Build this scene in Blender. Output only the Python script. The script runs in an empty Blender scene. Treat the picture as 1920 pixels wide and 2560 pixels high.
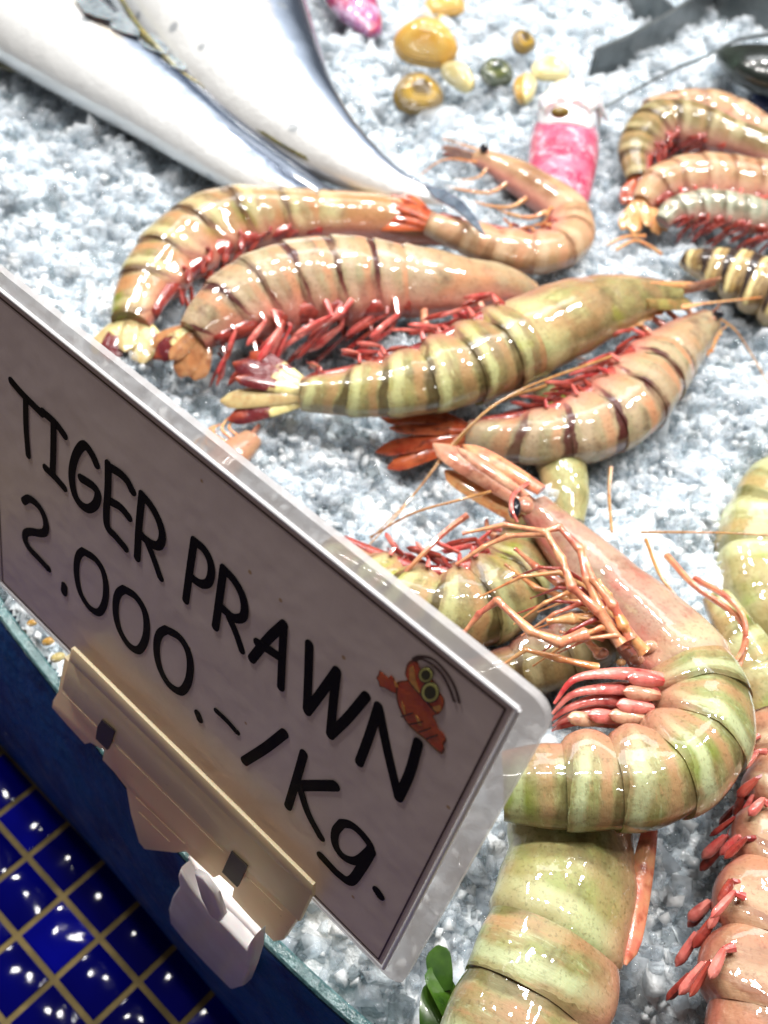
import bpy, bmesh, math, random
import numpy as np
from mathutils import Vector, Matrix
from mathutils.geometry import tessellate_polygon
random.seed(7); np.random.seed(7)
V = Vector
C = bpy.context.scene.collection
scn = bpy.context.scene

# ------------------------------------------------------------------ camera
F = 2400.0                       # focal length in photo pixels (1920 x 2560)
PITCH, ROLL = math.radians(50), math.radians(8)
CAMH = 0.29
n = V((-math.cos(PITCH)*math.sin(ROLL), math.cos(PITCH)*math.cos(ROLL), math.sin(PITCH)))
Zw = -n
Yw = (V((0, 0, 1)) - n*n.z).normalized()
Xw = Yw.cross(Zw)
M = Matrix((Xw, Yw, Zw))         # photo-camera axes (right, down, forward) -> world
CAM = V((0, 0, CAMH))
cam = bpy.data.objects.new('camera', bpy.data.cameras.new('camera')); C.objects.link(cam)
rot = Matrix((M @ V((1, 0, 0)), M @ V((0, -1, 0)), M @ V((0, 0, -1)))).transposed()
cam.matrix_world = Matrix.Translation(CAM) @ rot.to_4x4()
cam.data.sensor_fit = 'VERTICAL'; cam.data.sensor_height = 36.0; cam.data.lens = 36.0*F/2560
cam.data.clip_start = 0.01; cam.data.clip_end = 50
cam.data.dof.use_dof = True; cam.data.dof.focus_distance = 0.25; cam.data.dof.aperture_fstop = 15
scn.camera = cam

# ------------------------------------------------------------------ light
w = bpy.data.worlds.new('World'); scn.world = w; w.use_nodes = True
w.node_tree.nodes['Background'].inputs[0].default_value = (1.0, 0.80, 0.76, 1)
w.node_tree.nodes['Background'].inputs[1].default_value = 0.078
scn.view_settings.view_transform = 'Standard'; scn.view_settings.look = 'None'
scn.view_settings.exposure = 0.18; scn.view_settings.gamma = 1.0

def area(name, loc, target, sx, sy, power, col, shape='RECTANGLE'):
    l = bpy.data.lights.new(name, 'AREA'); l.shape = shape; l.size = sx
    if shape == 'RECTANGLE': l.size_y = sy
    l.energy = power; l.color = col
    o = bpy.data.objects.new(name, l); C.objects.link(o); o.location = loc
    o.rotation_euler = (V(target)-V(loc)).to_track_quat('-Z', 'Y').to_euler()
    return o
# two rows of bare shop lamps hanging over the counter, beyond the price card
for x, y, z, p in [(-.75, .95, 1.0, 3.4), (-.35, 1.0, 1.05, 3.6), (.05, 1.0, 1.05, 3.6), (.45, .95, 1.05, 3.6), (.85, .85, 1.0, 3.2),
                   (-.42, .46, .95, 2.0), (-.20, .42, .95, 2.0), (.03, .40, .95, 2.0), (.26, .36, .95, 2.0), (.48, .30, .95, 2.0)]:
    area('shop_lamp', (x, y, z), (x*.3, .35, 0), .085, .085, p*1.5, (1, .97, .93), 'DISK')
area('shop_light', (.1, 1.35, 1.1), (-.05, .65, 0), 1.2, .25, 5.0, (.92, .97, 1.0))
for x, y, z in [(.30, -.35, .75), (.46, -.22, .78)]:
    area('bulb', (x, y, z), (0.05, .3, 0), .04, .04, 0.18, (1, .97, .92), 'DISK')

# ------------------------------------------------------------------ projection helpers
def ray(px, py): return M @ V(((px-960)/F, (py-1280)/F, 1.0))
def W(px, py, z=0.0):
    r = ray(px, py); t = (z-CAMH)/r.z
    return CAM + r*t
def depth(px, py, z=0.0): return (z-CAMH)/ray(px, py).z
S = 1920/1659.0
def D(x, y, z=0.0): return W(x*S, y*S, z)

# ------------------------------------------------------------------ mesh helpers
def lin(c): return tuple(c)+(1,)
class MB:
    def __init__(s): s.v = []; s.f = []; s.uv = []; s.has = False
    def add(s, verts, faces, uvs=None):
        o = len(s.v); s.v += [V(p) for p in verts]
        s.f += [tuple(i+o for i in f) for f in faces]
        if uvs: s.has = True
        s.uv += list(uvs) if uvs else [(0, 0)]*len(verts)
        return s
    def build(s, name, mat, parent=None, smooth=True, angle=50, origin=None):
        me = bpy.data.meshes.new(name)
        off = V((0, 0, 0))
        if parent is not None:
            off = V(parent['_o']) if '_o' in parent else V((0, 0, 0))
        elif origin is not None: off = V(origin)
        me.from_pydata([tuple(p-off) for p in s.v], [], s.f); me.update()
        if s.has:
            ul = me.uv_layers.new(name='UVMap')
            li = np.zeros(len(me.loops), dtype=np.int32); me.loops.foreach_get('vertex_index', li)
            ul.data.foreach_set('uv', np.array(s.uv, dtype=np.float32)[li].ravel())
        me.materials.append(mat)
        bm = bmesh.new(); bm.from_mesh(me)
        bmesh.ops.recalc_face_normals(bm, faces=bm.faces); bm.to_mesh(me); bm.free()
        if smooth:
            me.polygons.foreach_set('use_smooth', [True]*len(me.polygons))
            if angle: me.set_sharp_from_angle(angle=math.radians(angle))
        o = bpy.data.objects.new(name, me); C.objects.link(o)
        if parent is not None: o.parent = parent; o['_o'] = tuple(off)
        else: o.location = off; o['_o'] = tuple(off)
        return o
def thing(name, label, cat, loc, group=None):
    o = bpy.data.objects.new(name, None); C.objects.link(o); o.location = loc
    o['_o'] = tuple(loc); o['label'] = label; o['category'] = cat; o.empty_display_size = .01
    if group: o['group'] = group
    return o
def tag(o, label, cat, group=None):
    o['label'] = label; o['category'] = cat
    if group: o['group'] = group
    return o

def catmull(P, k=6):
    P = [np.array(p, float) for p in P]
    if len(P) < 3:
        return [P[0]+(P[1]-P[0])*i/k for i in range(k+1)]
    Q = [2*P[0]-P[1]]+P+[2*P[-1]-P[-2]]; out = []
    for i in range(1, len(Q)-2):
        a, b, c, d = Q[i-1:i+3]
        for j in range(k):
            t = j/k
            out.append(.5*((2*b)+(c-a)*t+(2*a-5*b+4*c-d)*t*t+(3*b-a-3*c+d)*t**3))
    out.append(P[-1]); return out

def tube(mb, pts, rads, sides=8, flat=1.0, up=V((0, 0, 1)), sm=4):
    P4 = catmull([tuple(p)+(r,) for p, r in zip(pts, rads)], sm) if sm else [np.array(tuple(p)+(r,)) for p, r in zip(pts, rads)]
    P = [V(p[:3]) for p in P4]; R = [max(float(p[3]), 1e-5) for p in P4]
    vs, fs = [], []
    for i, p in enumerate(P):
        t = (P[min(i+1, len(P)-1)]-P[max(i-1, 0)]).normalized()
        a = t.cross(up)
        a = a.normalized() if a.length > 1e-6 else V((1, 0, 0))
        b = a.cross(t)
        for j in range(sides):
            th = 2*math.pi*j/sides
            vs.append(p+a*R[i]*math.cos(th)+b*R[i]*flat*math.sin(th))
    for i in range(len(P)-1):
        for j in range(sides):
            k = (j+1) % sides
            fs.append((i*sides+j, i*sides+k, (i+1)*sides+k, (i+1)*sides+j))
    fs.append(tuple(range(sides))); fs.append(tuple(range((len(P)-1)*sides, len(P)*sides)))
    uv = [(i/(len(P)-1), j/sides) for i in range(len(P)) for j in range(sides)]
    return mb.add(vs, fs, uv)

def prism(mb, loop, vec):
    """solid from a planar outline and a thickness vector"""
    loop = [V(p) for p in loop]; N = len(loop)
    tri = tessellate_polygon([loop])
    vs = loop+[p+vec for p in loop]
    fs = [tuple(t) for t in tri]+[tuple(i+N for i in reversed(t)) for t in tri]
    fs += [(i, (i+1) % N, (i+1) % N+N, i+N) for i in range(N)]
    return mb.add(vs, fs)

def ellipsoid(mb, c, ax, ay, az, nu=14, nv=9):
    vs, fs = [], []
    for i in range(nv+1):
        ph = math.pi*i/nv
        for j in range(nu):
            th = 2*math.pi*j/nu
            vs.append(V(c)+ax*math.sin(ph)*math.cos(th)+ay*math.sin(ph)*math.sin(th)+az*math.cos(ph))
    for i in range(nv):
        for j in range(nu):
            k = (j+1) % nu; fs.append((i*nu+j, i*nu+k, (i+1)*nu+k, (i+1)*nu+j))
    uv = [(i/nv, j/nu) for i in range(nv+1) for j in range(nu)]
    return mb.add(vs, fs, uv)

# ------------------------------------------------------------------ materials
class NT:
    def __init__(s, name):
        s.m = bpy.data.materials.new(name); s.m.use_nodes = True; s.t = s.m.node_tree
        s.p = s.t.nodes['Principled BSDF']; s.out = s.t.nodes['Material Output']
    def n(s, typ, **k):
        x = s.t.nodes.new(typ)
        for a, b in k.items(): setattr(x, a, b)
        return x
    def l(s, a, b): s.t.links.new(a, b)
    def set(s, **k):
        for a, b in k.items():
            s.p.inputs[a.replace('_', ' ')].default_value = b
        return s
    def math(s, op, a, b=None, c=None, clamp=False):
        x = s.n('ShaderNodeMath', operation=op); x.use_clamp = clamp
        for i, q in enumerate((a, b, c)):
            if q is None: continue
            if isinstance(q, (int, float)): x.inputs[i].default_value = q
            else: s.l(q, x.inputs[i])
        return x.outputs[0]
    def mix(s, fac, a, b):
        x = s.n('ShaderNodeMix', data_type='RGBA')
        for i, q in ((0, fac), (6, a), (7, b)):
            if isinstance(q, (int, float)): x.inputs[i].default_value = q
            elif isinstance(q, tuple): x.inputs[i].default_value = lin(q)
            else: s.l(q, x.inputs[i])
        return x.outputs[2]
    def noise(s, scale, detail=3, rough=.55, dim='4D', vec=None):
        x = s.n('ShaderNodeTexNoise', noise_dimensions=dim)
        x.inputs['Scale'].default_value = scale; x.inputs['Detail'].default_value = detail
        x.inputs['Roughness'].default_value = rough
        s.l(vec if vec else s.co(), x.inputs['Vector'])
        if dim == '4D': s.l(s.rnd(), x.inputs['W'])
        return x.outputs['Fac']
    def co(s):
        if not hasattr(s, '_co'): s._co = s.n('ShaderNodeTexCoord')
        return s._co.outputs['Object']
    def uv(s):
        s.co(); x = s.n('ShaderNodeSeparateXYZ'); s.l(s._co.outputs['UV'], x.inputs[0]); return x.outputs
    def rnd(s):
        if not hasattr(s, '_r'):
            o = s.n('ShaderNodeObjectInfo'); s._r = s.math('MULTIPLY', o.outputs['Random'], 37.0)
        return s._r
    def ramp(s, fac, stops, interp='LINEAR'):
        x = s.n('ShaderNodeValToRGB'); x.color_ramp.interpolation = interp
        e = x.color_ramp.elements
        while len(e) < len(stops): e.new(.5)
        for i, (p, c) in enumerate(stops):
            e[i].position = p; e[i].color = lin(c) if isinstance(c, tuple) else (c, c, c, 1)
        s.l(fac, x.inputs[0]); return x.outputs[0]
    def bump(s, h, dist, strength=1.0):
        b = s.n('ShaderNodeBump'); b.inputs['Distance'].default_value = dist; b.inputs['Strength'].default_value = strength
        s.l(h, b.inputs['Height']); s.l(b.outputs[0], s.p.inputs['Normal']); return b

def simple(name, col, rough=.4, var=.25, scale=120, bump=0.0, **k):
    t = NT(name); c2 = tuple(x*(1-var) for x in col)
    f = t.ramp(t.noise(scale, 4), [(.35, 0.0), (.65, 1.0)])
    t.l(t.mix(f, tuple(col), c2), t.p.inputs['Base Color']); t.set(Roughness=rough, **k)
    if bump: t.bump(t.noise(scale*2.5, 4), bump)
    return t.m

def shell_mat(name, base1, base2, accent, dark, cream, pink, stripe=.7, bandw=.16, green=None, carapace=False, pinkv=.17):
    """wet banded prawn shell; UV.x counts segments, UV.y runs round the body from the back"""
    base1, base2, accent, dark, cream, pink = [tuple((x**1.12)*k_*.73+.05*(c[0]*.35+c[1]*.5+c[2]*.15) for x, k_ in zip(c, (.94, 1.01, 1.08))) for c in (base1, base2, accent, dark, cream, pink)]
    t = NT(name); u, v, _ = t.uv()
    # streaks that run round the body, as in real shell pigment
    cu = t.n('ShaderNodeCombineXYZ'); t.l(t.math('MULTIPLY', u, 9.0 if not carapace else 5.0), cu.inputs[0]); t.l(t.math('MULTIPLY', v, 9.0 if not carapace else 16.0), cu.inputs[1])
    streak = t.noise(1.6, 4, .65, vec=cu.outputs[0])
    wob = t.math('MULTIPLY', t.math('SUBTRACT', t.noise(75, 3), .5), .42)
    dv = t.math('ABSOLUTE', t.math('SUBTRACT', v, .5))          # .5 along the back, 0 under the belly
    bow = t.math('MULTIPLY', t.math('POWER', t.math('SUBTRACT', .5, dv), 2.0), 1.6)
    uu = t.math('ADD', t.math('ADD', u, wob), bow if not carapace else 0.0); fr = t.math('FRACT', uu)
    base = t.mix(t.ramp(t.noise(60, 4), [(.38, 0.0), (.60, 1.0)]), base1, base2)
    base = t.mix(t.ramp(streak, [(.54, 0.0), (.70, .6)]), base, accent)
    base = t.mix(t.ramp(streak, [(.28, .9), (.44, 0.0)]), base, cream)
    base = t.mix(t.ramp(t.noise(85, 4, .65), [(.50, 0.0), (.68, .70)]), base, dark)
    if green: base = t.mix(t.ramp(t.noise(42, 2), [(.55, 0.0), (.66, .95)]), base, green)
    if not carapace:
        claw = t.math('DIVIDE', fr, t.math('ADD', t.math('MULTIPLY', dv, 2.6), .22))
        band = t.ramp(claw, [(0, 1.0), (bandw, 1.0), (bandw+.05, 0.0)])
        dk = t.math('MULTIPLY', band, t.math('MULTIPLY', t.ramp(t.noise(50, 2), [(.32, .3), (.52, 1.0)]), stripe), clamp=True)
        base = t.mix(dk, base, dark)
        ac = t.ramp(fr, [(bandw+.06, 0.0), (bandw+.14, .9), (bandw+.26, .8), (bandw+.36, 0.0)])
        base = t.mix(t.math('MULTIPLY', ac, t.math('MULTIPLY', t.ramp(t.noise(33, 2), [(.35, .25), (.55, 1.0)]), min(1, stripe+.2)), clamp=True), base, accent)
        cr = t.ramp(fr, [(.66, 0.0), (.76, .9), (.88, .85), (.95, .1)])
        base = t.mix(t.math('MULTIPLY', cr, t.ramp(t.noise(40, 2), [(.32, .25), (.52, 1.0)])), base, cream)
    else:
        cr = t.ramp(t.math('ADD', u, t.math('MULTIPLY', wob, .2)), [(0, .4), (.05, .95), (.12, .85), (.17, 0.0)])
        base = t.mix(cr, base, cream)
        base = t.mix(t.ramp(t.noise(30, 3), [(.50, 0.0), (.64, .8)]), base, dark if stripe < .6 else accent)
    pk = t.ramp(t.math('ADD', dv, t.math('MULTIPLY', wob, .30)), [(pinkv*.45, .95), (pinkv*1.2, .0)])
    base = t.mix(pk, base, pink)
    sp = t.ramp(t.noise(900, 3), [(.54, 0.0), (.68, .4)])
    base = t.mix(sp, base, dark)
    t.l(base, t.p.inputs['Base Color'])
    t.l(t.math('ADD', t.math('MULTIPLY', t.noise(180, 3), .35), .25), t.p.inputs['Roughness'])
    t.set(Subsurface_Weight=.22, Subsurface_Scale=.004, Coat_Weight=1.0, Coat_Roughness=.03, Specular_IOR_Level=.25)
    t.p.inputs['Subsurface Radius'].default_value = (1, .45, .25)
    h = t.math('ADD', t.math('MULTIPLY', t.noise(130, 3), 1.0), t.math('ADD', t.math('MULTIPLY', t.noise(600, 2), .14), t.math('MULTIPLY', streak, .25)))
    b = t.bump(h, .0009, .8)
    h2 = t.math('ADD', t.noise(95, 2), t.math('MULTIPLY', t.noise(420, 2), .05))
    b2 = t.n('ShaderNodeBump'); b2.inputs['Distance'].default_value = .0007; b2.inputs['Strength'].default_value = .8
    t.l(h2, b2.inputs['Height']); t.l(b2.outputs[0], t.p.inputs['Coat Normal'])
    return t.m

def kit(tag_, **k):
    return (shell_mat('shell_'+tag_, **k), shell_mat('carapace_'+tag_, carapace=True, **k))
K = {}
K['tan'] = kit('tan', base1=(.50, .34, .16), base2=(.36, .25, .09), accent=(.58, .26, .09), dark=(.13, .055, .02), cream=(.62, .52, .25), pink=(.60, .20, .13), stripe=.8, green=(.16, .18, .02))
K['tanstripe'] = kit('tanstripe', base1=(.54, .36, .20), base2=(.46, .38, .20), accent=(.72, .32, .15), dark=(.13, .03, .02), cream=(.60, .44, .27), pink=(.62, .20, .14), stripe=1.0)
K['olive'] = kit('olive', base1=(.45, .40, .14), base2=(.36, .25, .11), accent=(.55, .30, .12), dark=(.12, .08, .02), cream=(.68, .66, .30), pink=(.50, .22, .14), stripe=.95, green=(.26, .28, .035))
K['green'] = kit('green', base1=(.36, .37, .13), base2=(.42, .30, .13), accent=(.56, .28, .13), dark=(.13, .09, .02), cream=(.58, .60, .32), pink=(.55, .26, .15), stripe=.6, green=(.16, .21, .03))
K['mossy'] = kit('mossy', base1=(.34, .36, .10), base2=(.44, .36, .15), accent=(.34, .22, .08), dark=(.12, .09, .02), cream=(.60, .60, .30), pink=(.50, .28, .14), stripe=.6, green=(.10, .16, .015))
K['lime'] = kit('lime', base1=(.52, .46, .20), base2=(.44, .40, .16), accent=(.55, .35, .12), dark=(.14, .12, .02), cream=(.70, .70, .35), pink=(.55, .35, .15), stripe=.6, green=(.18, .32, .03))
K['rosy'] = kit('rosy', base1=(.52, .30, .16), base2=(.46, .24, .13), accent=(.60, .25, .13), dark=(.26, .08, .04), cream=(.64, .45, .27), pink=(.55, .18, .11), stripe=.6, pinkv=.08)
K['rose_head'] = kit('rose_head', base1=(.56, .31, .22), base2=(.50, .38, .25), accent=(.60, .12, .09), dark=(.30, .10, .05), cream=(.62, .48, .28), pink=(.62, .18, .13), stripe=.8, green=(.25, .26, .08))
K['peach'] = kit('peach', base1=(.62, .37, .20), base2=(.56, .34, .16), accent=(.70, .32, .16), dark=(.28, .10, .04), cream=(.68, .46, .27), pink=(.62, .24, .18), stripe=.55)
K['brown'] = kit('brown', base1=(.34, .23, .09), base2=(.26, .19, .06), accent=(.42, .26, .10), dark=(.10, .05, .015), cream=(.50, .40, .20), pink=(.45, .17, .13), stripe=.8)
K['grey'] = kit('grey', base1=(.40, .38, .26), base2=(.34, .33, .22), accent=(.50, .36, .24), dark=(.14, .10, .05), cream=(.58, .58, .42), pink=(.48, .22, .17), stripe=.7)
K['bold'] = kit('bold', base1=(.34, .21, .08), base2=(.16, .08, .03), accent=(.50, .32, .10), dark=(.04, .018, .012), cream=(.95, .76, .34), pink=(.60, .42, .22), stripe=1.6, bandw=.36, pinkv=.05)

def limb_mat(name, c1, c2, c3, rough=.22):
    t = NT(name)
    b = t.mix(t.ramp(t.noise(110, 3), [(.35, 0.0), (.6, 1.0)]), c1, c2)
    b = t.mix(t.ramp(t.noise(260, 3), [(.5, 0.0), (.7, .8)]), b, c3)
    t.l(b, t.p.inputs['Base Color'])
    t.set(Roughness=rough, Subsurface_Weight=.2, Subsurface_Scale=.003, Coat_Weight=1.0, Coat_Roughness=.04, Specular_IOR_Level=.3)
    t.bump(t.noise(400, 3), .0003); return t.m
M_leg = limb_mat('leg_shell', (.56, .15, .10), (.60, .30, .15), (.28, .05, .03))
M_legor = limb_mat('leg_orange', (.62, .24, .08), (.55, .32, .14), (.40, .10, .04))
M_swim = limb_mat('swimmeret_shell', (.48, .05, .05), (.66, .22, .18), (.24, .015, .02))
M_swimd = limb_mat('swimmeret_dark', (.22, .02, .02), (.34, .06, .04), (.07, .008, .01))
M_scale = limb_mat('antenna_scale_shell', (.44, .17, .11), (.58, .34, .22), (.20, .04, .02))
M_fanred = limb_mat('tail_fan_red', (.30, .035, .012), (.46, .11, .04), (.06, .01, .008))
M_fantan = limb_mat('tail_fan_tan', (.42, .22, .10), (.36, .15, .06), (.18, .06, .03))
M_fancream = limb_mat('tail_fan_cream', (.50, .40, .19), (.38, .26, .12), (.50, .44, .22))
M_feeler = limb_mat('feeler_shell', (.38, .20, .07), (.44, .25, .09), (.24, .10, .03))
M_finy_ = limb_mat('head_olive', (.30, .26, .08), (.20, .14, .05), (.40, .20, .08))
M_eye = simple('eye_black', (.012, .012, .018), .08, .2)
def fan_dark():
    t = NT('tail_fan_two_tone'); u, v, _ = t.uv()
    f = t.math('ADD', u, t.math('MULTIPLY', t.math('SUBTRACT', t.noise(120, 3), .5), .9))
    b = t.ramp(f, [(0, (.55, .46, .22)), (.42, (.66, .58, .24)), (.50, (.14, .02, .02)), (.8, (.10, .015, .02)), (1, (.30, .05, .02))])
    t.l(b, t.p.inputs['Base Color']); t.set(Roughness=.2, Coat_Weight=.7, Coat_Roughness=.06)
    t.bump(t.noise(300, 3), .0012); return t.m
M_fan2 = fan_dark()

# ------------------------------------------------------------------ setting: ledge of blue tiles
LED = -0.165
def tile_mat():
    t = NT('blue_glaze')
    vor = t.noise(30, 2, dim='3D')
    g = t.n('ShaderNodeNewGeometry')
    r = t.ramp(g.outputs['Random Per Island'], [(0, (.0004, .0006, .05)), (.5, (.0008, .0015, .13)), (1, (.002, .004, .34))])
    t.l(t.mix(t.ramp(vor, [(.35, 0.0), (.7, .5)]), r, (.001, .001, .05)), t.p.inputs['Base Color'])
    t.set(Roughness=.07, Coat_Weight=0.0, Specular_IOR_Level=.16)
    t.bump(t.noise(45, 2, dim='3D'), .0005, 1.0); return t.m
M_tile = tile_mat()
M_grout = simple('grout', (.27, .20, .075), .85, .55, 60, .0012)
pA = W(70.5, 2139, LED); pB = W(347, 2451, LED); va = (pB-pA)/3
vb = W(43, 2340, LED)-W(157, 2242, LED)
UPW = V((0, 0, 1))
mb = MB(); org = W(157, 2242, LED)
g = .052; hh = .0012
for i in range(-9, 12):
    for j in range(-4, 9):
        c0 = org+va*(i+g)+vb*(j+g); a = va*(1-2*g); b = vb*(1-2*g)
        tl = V((random.uniform(-1, 1), random.uniform(-1, 1)))*.00035
        K4 = []
        for (s, q, ins, z) in [(0, 0, 0, 0), (1, 0, 0, 0), (1, 1, 0, 0), (0, 1, 0, 0)]:
            K4.append((s, q))
        bot = [c0+a*s+b*q-UPW*.001 for s, q in K4]
        mid = [c0+a*(.5+(s-.5)*.99)+b*(.5+(q-.5)*.99)+UPW*hh*.6 for s, q in K4]
        top = [c0+a*(.5+(s-.5)*.88)+b*(.5+(q-.5)*.88)+UPW*(hh+tl.x*(s-.5)*2+tl.y*(q-.5)*2) for s, q in K4]
        vs = bot+mid+top+[c0+a*.5+b*.5+UPW*(hh+.0003)]
        fs = []
        for L in (0, 4):
            for k in range(4): fs.append((L+k, L+(k+1) % 4, L+4+(k+1) % 4, L+4+k))
        for k in range(4): fs.append((8+k, 8+(k+1) % 4, 12))
        mb.add(vs, fs)
o = mb.build('tiled_ledge', M_tile, angle=35); o['kind'] = 'structure'
mb = MB(); q = [org+va*i+vb*j for i, j in ((-12, -6), (14, -6), (14, 11), (-12, 11))]
mb.add(q, [(0, 1, 2, 3)]); o = mb.build('tile_grout', M_grout, smooth=False); o['kind'] = 'structure'

# blue painted counter side and the glass edge
rim_px = [(-420, 950), (-180, 1280), (-40, 1482), (10, 1560), (150, 1742), (330, 1985), (480, 2168), (650, 2350), (830, 2520), (1000, 2660), (1200, 2800), (1450, 2950)]
RIMZ = -.022
rim = [V(p) for p in catmull([W(x, y, RIMZ) for x, y in rim_px], 5)]
low_px = [(-420, 1400), (0, 1862), (150, 2030), (300, 2200), (450, 2380), (600, 2560), (750, 2730), (1000, 3000)]
low = [V(p) for p in catmull([W(x, y, LED) for x, y in low_px], 5)]
def resamp(P, N):
    d = [0]
    for a, b in zip(P, P[1:]): d.append(d[-1]+(b-a).length)
    d = np.array(d); A = np.array([tuple(p) for p in P])
    s = np.linspace(0, d[-1], N)
    return [V((np.interp(x, d, A[:, 0]), np.interp(x, d, A[:, 1]), np.interp(x, d, A[:, 2]))) for x in s]
N = 60
R = resamp(rim, N); Lw = resamp(low, N)
edge_dir = (W(0, 1545, 0)-W(830, 2520, 0)).normalized()
outw = edge_dir.cross(UPW).normalized()
if outw.dot(W(100, 2300, 0)-W(400, 2080, 0)) < 0: outw = -outw
def blue_mat():
    t = NT('blue_paint')
    b = t.mix(t.ramp(t.noise(40, 4, .65, dim='3D'), [(.45, 0.0), (.68, 1.0)]), (.001, .075, .27), (.001, .022, .12))
    t.l(b, t.p.inputs['Base Color'])
    t.l(t.ramp(t.noise(60, 4, dim='3D'), [(.3, .4), (.7, .65)]), t.p.inputs['Roughness']); t.set(Specular_IOR_Level=.25)
    t.bump(t.noise(120, 4, dim='3D'), .0015); return t.m
M_blue = blue_mat()
mb = MB(); vs = []; K_ = 6
for i in range(N):
    top = R[i]+outw*.0002-UPW*.0025; bot = Lw[i]
    for k in range(K_+1):
        f = k/K_; p = top.lerp(bot, f); p = p+outw*(.006*math.sin(math.pi*min(1, f*1.0)))
        vs.append(p)
fs = [(i*(K_+1)+k, i*(K_+1)+k+1, (i+1)*(K_+1)+k+1, (i+1)*(K_+1)+k) for i in range(N-1) for k in range(K_)]
mb.add(vs, fs); o = mb.build('counter_side', M_blue); o['kind'] = 'structure'
# glass wall of the ice tray
t = NT('glass_edge'); t.l(t.mix(t.ramp(t.noise(200, 4, dim='3D'), [(.4, 0.0), (.7, 1.0)]), (.04, .12, .13), (.15, .28, .29)), t.p.inputs['Base Color'])
t.set(Roughness=.12, Transmission_Weight=.35, IOR=1.5); t.bump(t.noise(700, 3, dim='3D'), .0006)
mb = MB(); th = .0042
vs = []
for p in R:
    vs += [p-UPW*.03, p+UPW*(-.0007), p-outw*.0007, p-outw*(th-.0007), p-outw*th-UPW*.0007, p-outw*th-UPW*.03]
fs = [(i*6+k, i*6+(k+1) % 6, (i+1)*6+(k+1) % 6, (i+1)*6+k) for i in range(N-1) for k in range(6)]
mb.add(vs, fs); o = mb.build('glass_pane', t.m, angle=30)
tag(o, 'green tinted glass edge running along the top of the blue counter side', 'glass panel')

# ------------------------------------------------------------------ crushed ice
rs = np.array([(p-R[0]).dot(edge_dir) for p in R]); rd = np.array([p.dot(outw) for p in R])
idx = np.argsort(rs); rs = rs[idx]; rd = rd[idx]
ed = np.array(edge_dir); ow = np.array(outw); R0 = np.array(R[0])
def inside(X, Y):
    s = (X-R0[0])*ed[0]+(Y-R0[1])*ed[1]; d = X*ow[0]+Y*ow[1]
    return np.interp(s, rs, rd)-d          # metres inside the glass
def bedh(X, Y):
    h = (.0040*np.sin(X*41+1.3)*np.cos(Y*37+.4)+.0030*np.sin(X*83+Y*61)+.0022*np.cos(X*139-Y*117+2)+.0014*np.sin(X*230+Y*190+1))
    d = inside(X, Y)
    return h*1.15-.002-.026*np.clip(1-d/.06, 0, 1)
Mn = np.array(M)
def project(P):
    c = (P-np.array(CAM)) @ Mn
    z = np.maximum(c[:, 2], 1e-4)
    return c[:, 0]/z*F+960, c[:, 1]/z*F+1280, c[:, 2]
def ice_mat(name, c1, c2, transl, rough, bump):
    t = NT(name)
    nz = t.noise(38, 3, .65, dim='3D'); f = t.ramp(nz, [(.38, 0.0), (.60, 1.0)])
    col = t.mix(f, c1, c2); t.l(col, t.p.inputs['Base Color'])
    t.set(Roughness=rough, IOR=1.31, Specular_IOR_Level=.8, Coat_Weight=1.0, Coat_Roughness=.02, Coat_IOR=1.45)
    bm_ = t.bump(t.noise(500, 3, dim='3D'), bump); t.l(bm_.outputs[0], t.p.inputs['Coat Normal'])
    tr = t.n('ShaderNodeBsdfTranslucent'); t.l(col, tr.inputs[0])
    mx = t.n('ShaderNodeMixShader'); mx.inputs[0].default_value = transl
    t.l(t.p.outputs[0], mx.inputs[1]); t.l(tr.outputs[0], mx.inputs[2]); t.l(mx.outputs[0], t.out.inputs[0])
    return t.m
M_ice = ice_mat('ice_white', (.80, .85, .88), (.94, .96, .97), .4, .25, .0006)
def ice_veil(name, col, body):
    t = NT(name); t.set(Base_Color=lin(col), Roughness=.12, Specular_IOR_Level=.6, Coat_Weight=1.0, Coat_Roughness=.02, Coat_IOR=1.45)
    t.bump(t.noise(450, 3, dim='3D'), .0007)
    tp = t.n('ShaderNodeBsdfTransparent'); tp.inputs[0].default_value = (.95, .98, 1, 1)
    tl = t.n('ShaderNodeBsdfTranslucent'); tl.inputs[0].default_value = lin(col)
    m1 = t.n('ShaderNodeMixShader'); m1.inputs[0].default_value = .45
    t.l(t.p.outputs[0], m1.inputs[1]); t.l(tl.outputs[0], m1.inputs[2])
    lw = t.n('ShaderNodeLayerWeight'); lw.inputs[0].default_value = .35
    f = t.math('ADD', t.math('MULTIPLY', lw.outputs['Facing'], .5), body, clamp=True)
    m2 = t.n('ShaderNodeMixShader'); t.l(f, m2.inputs[0]); t.l(tp.outputs[0], m2.inputs[1]); t.l(m1.outputs[0], m2.inputs[2])
    t.l(m2.outputs[0], t.out.inputs[0]); return t.m
M_veil = ice_veil('ice_veil', (.88, .91, .94), .22)
t = NT('ice_clear'); t.set(Base_Color=(.93, .97, .98, 1), Transmission_Weight=1.0, IOR=1.31, Roughness=.03, Coat_Weight=.4, Coat_Roughness=.0)
t.bump(t.noise(400, 3, dim='3D'), .0008)
tr = t.n('ShaderNodeBsdfTranslucent'); tr.inputs[0].default_value = (.88, .94, .97, 1)
mx = t.n('ShaderNodeMixShader'); mx.inputs[0].default_value = .22
t.l(t.p.outputs[0], mx.inputs[1]); t.l(tr.outputs[0], mx.inputs[2]); t.l(mx.outputs[0], t.out.inputs[0]); M_clear = t.m
M_bed = ice_mat('ice_bed', (.56, .63, .67), (.90, .93, .95), .0, .2, .0009)
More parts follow.
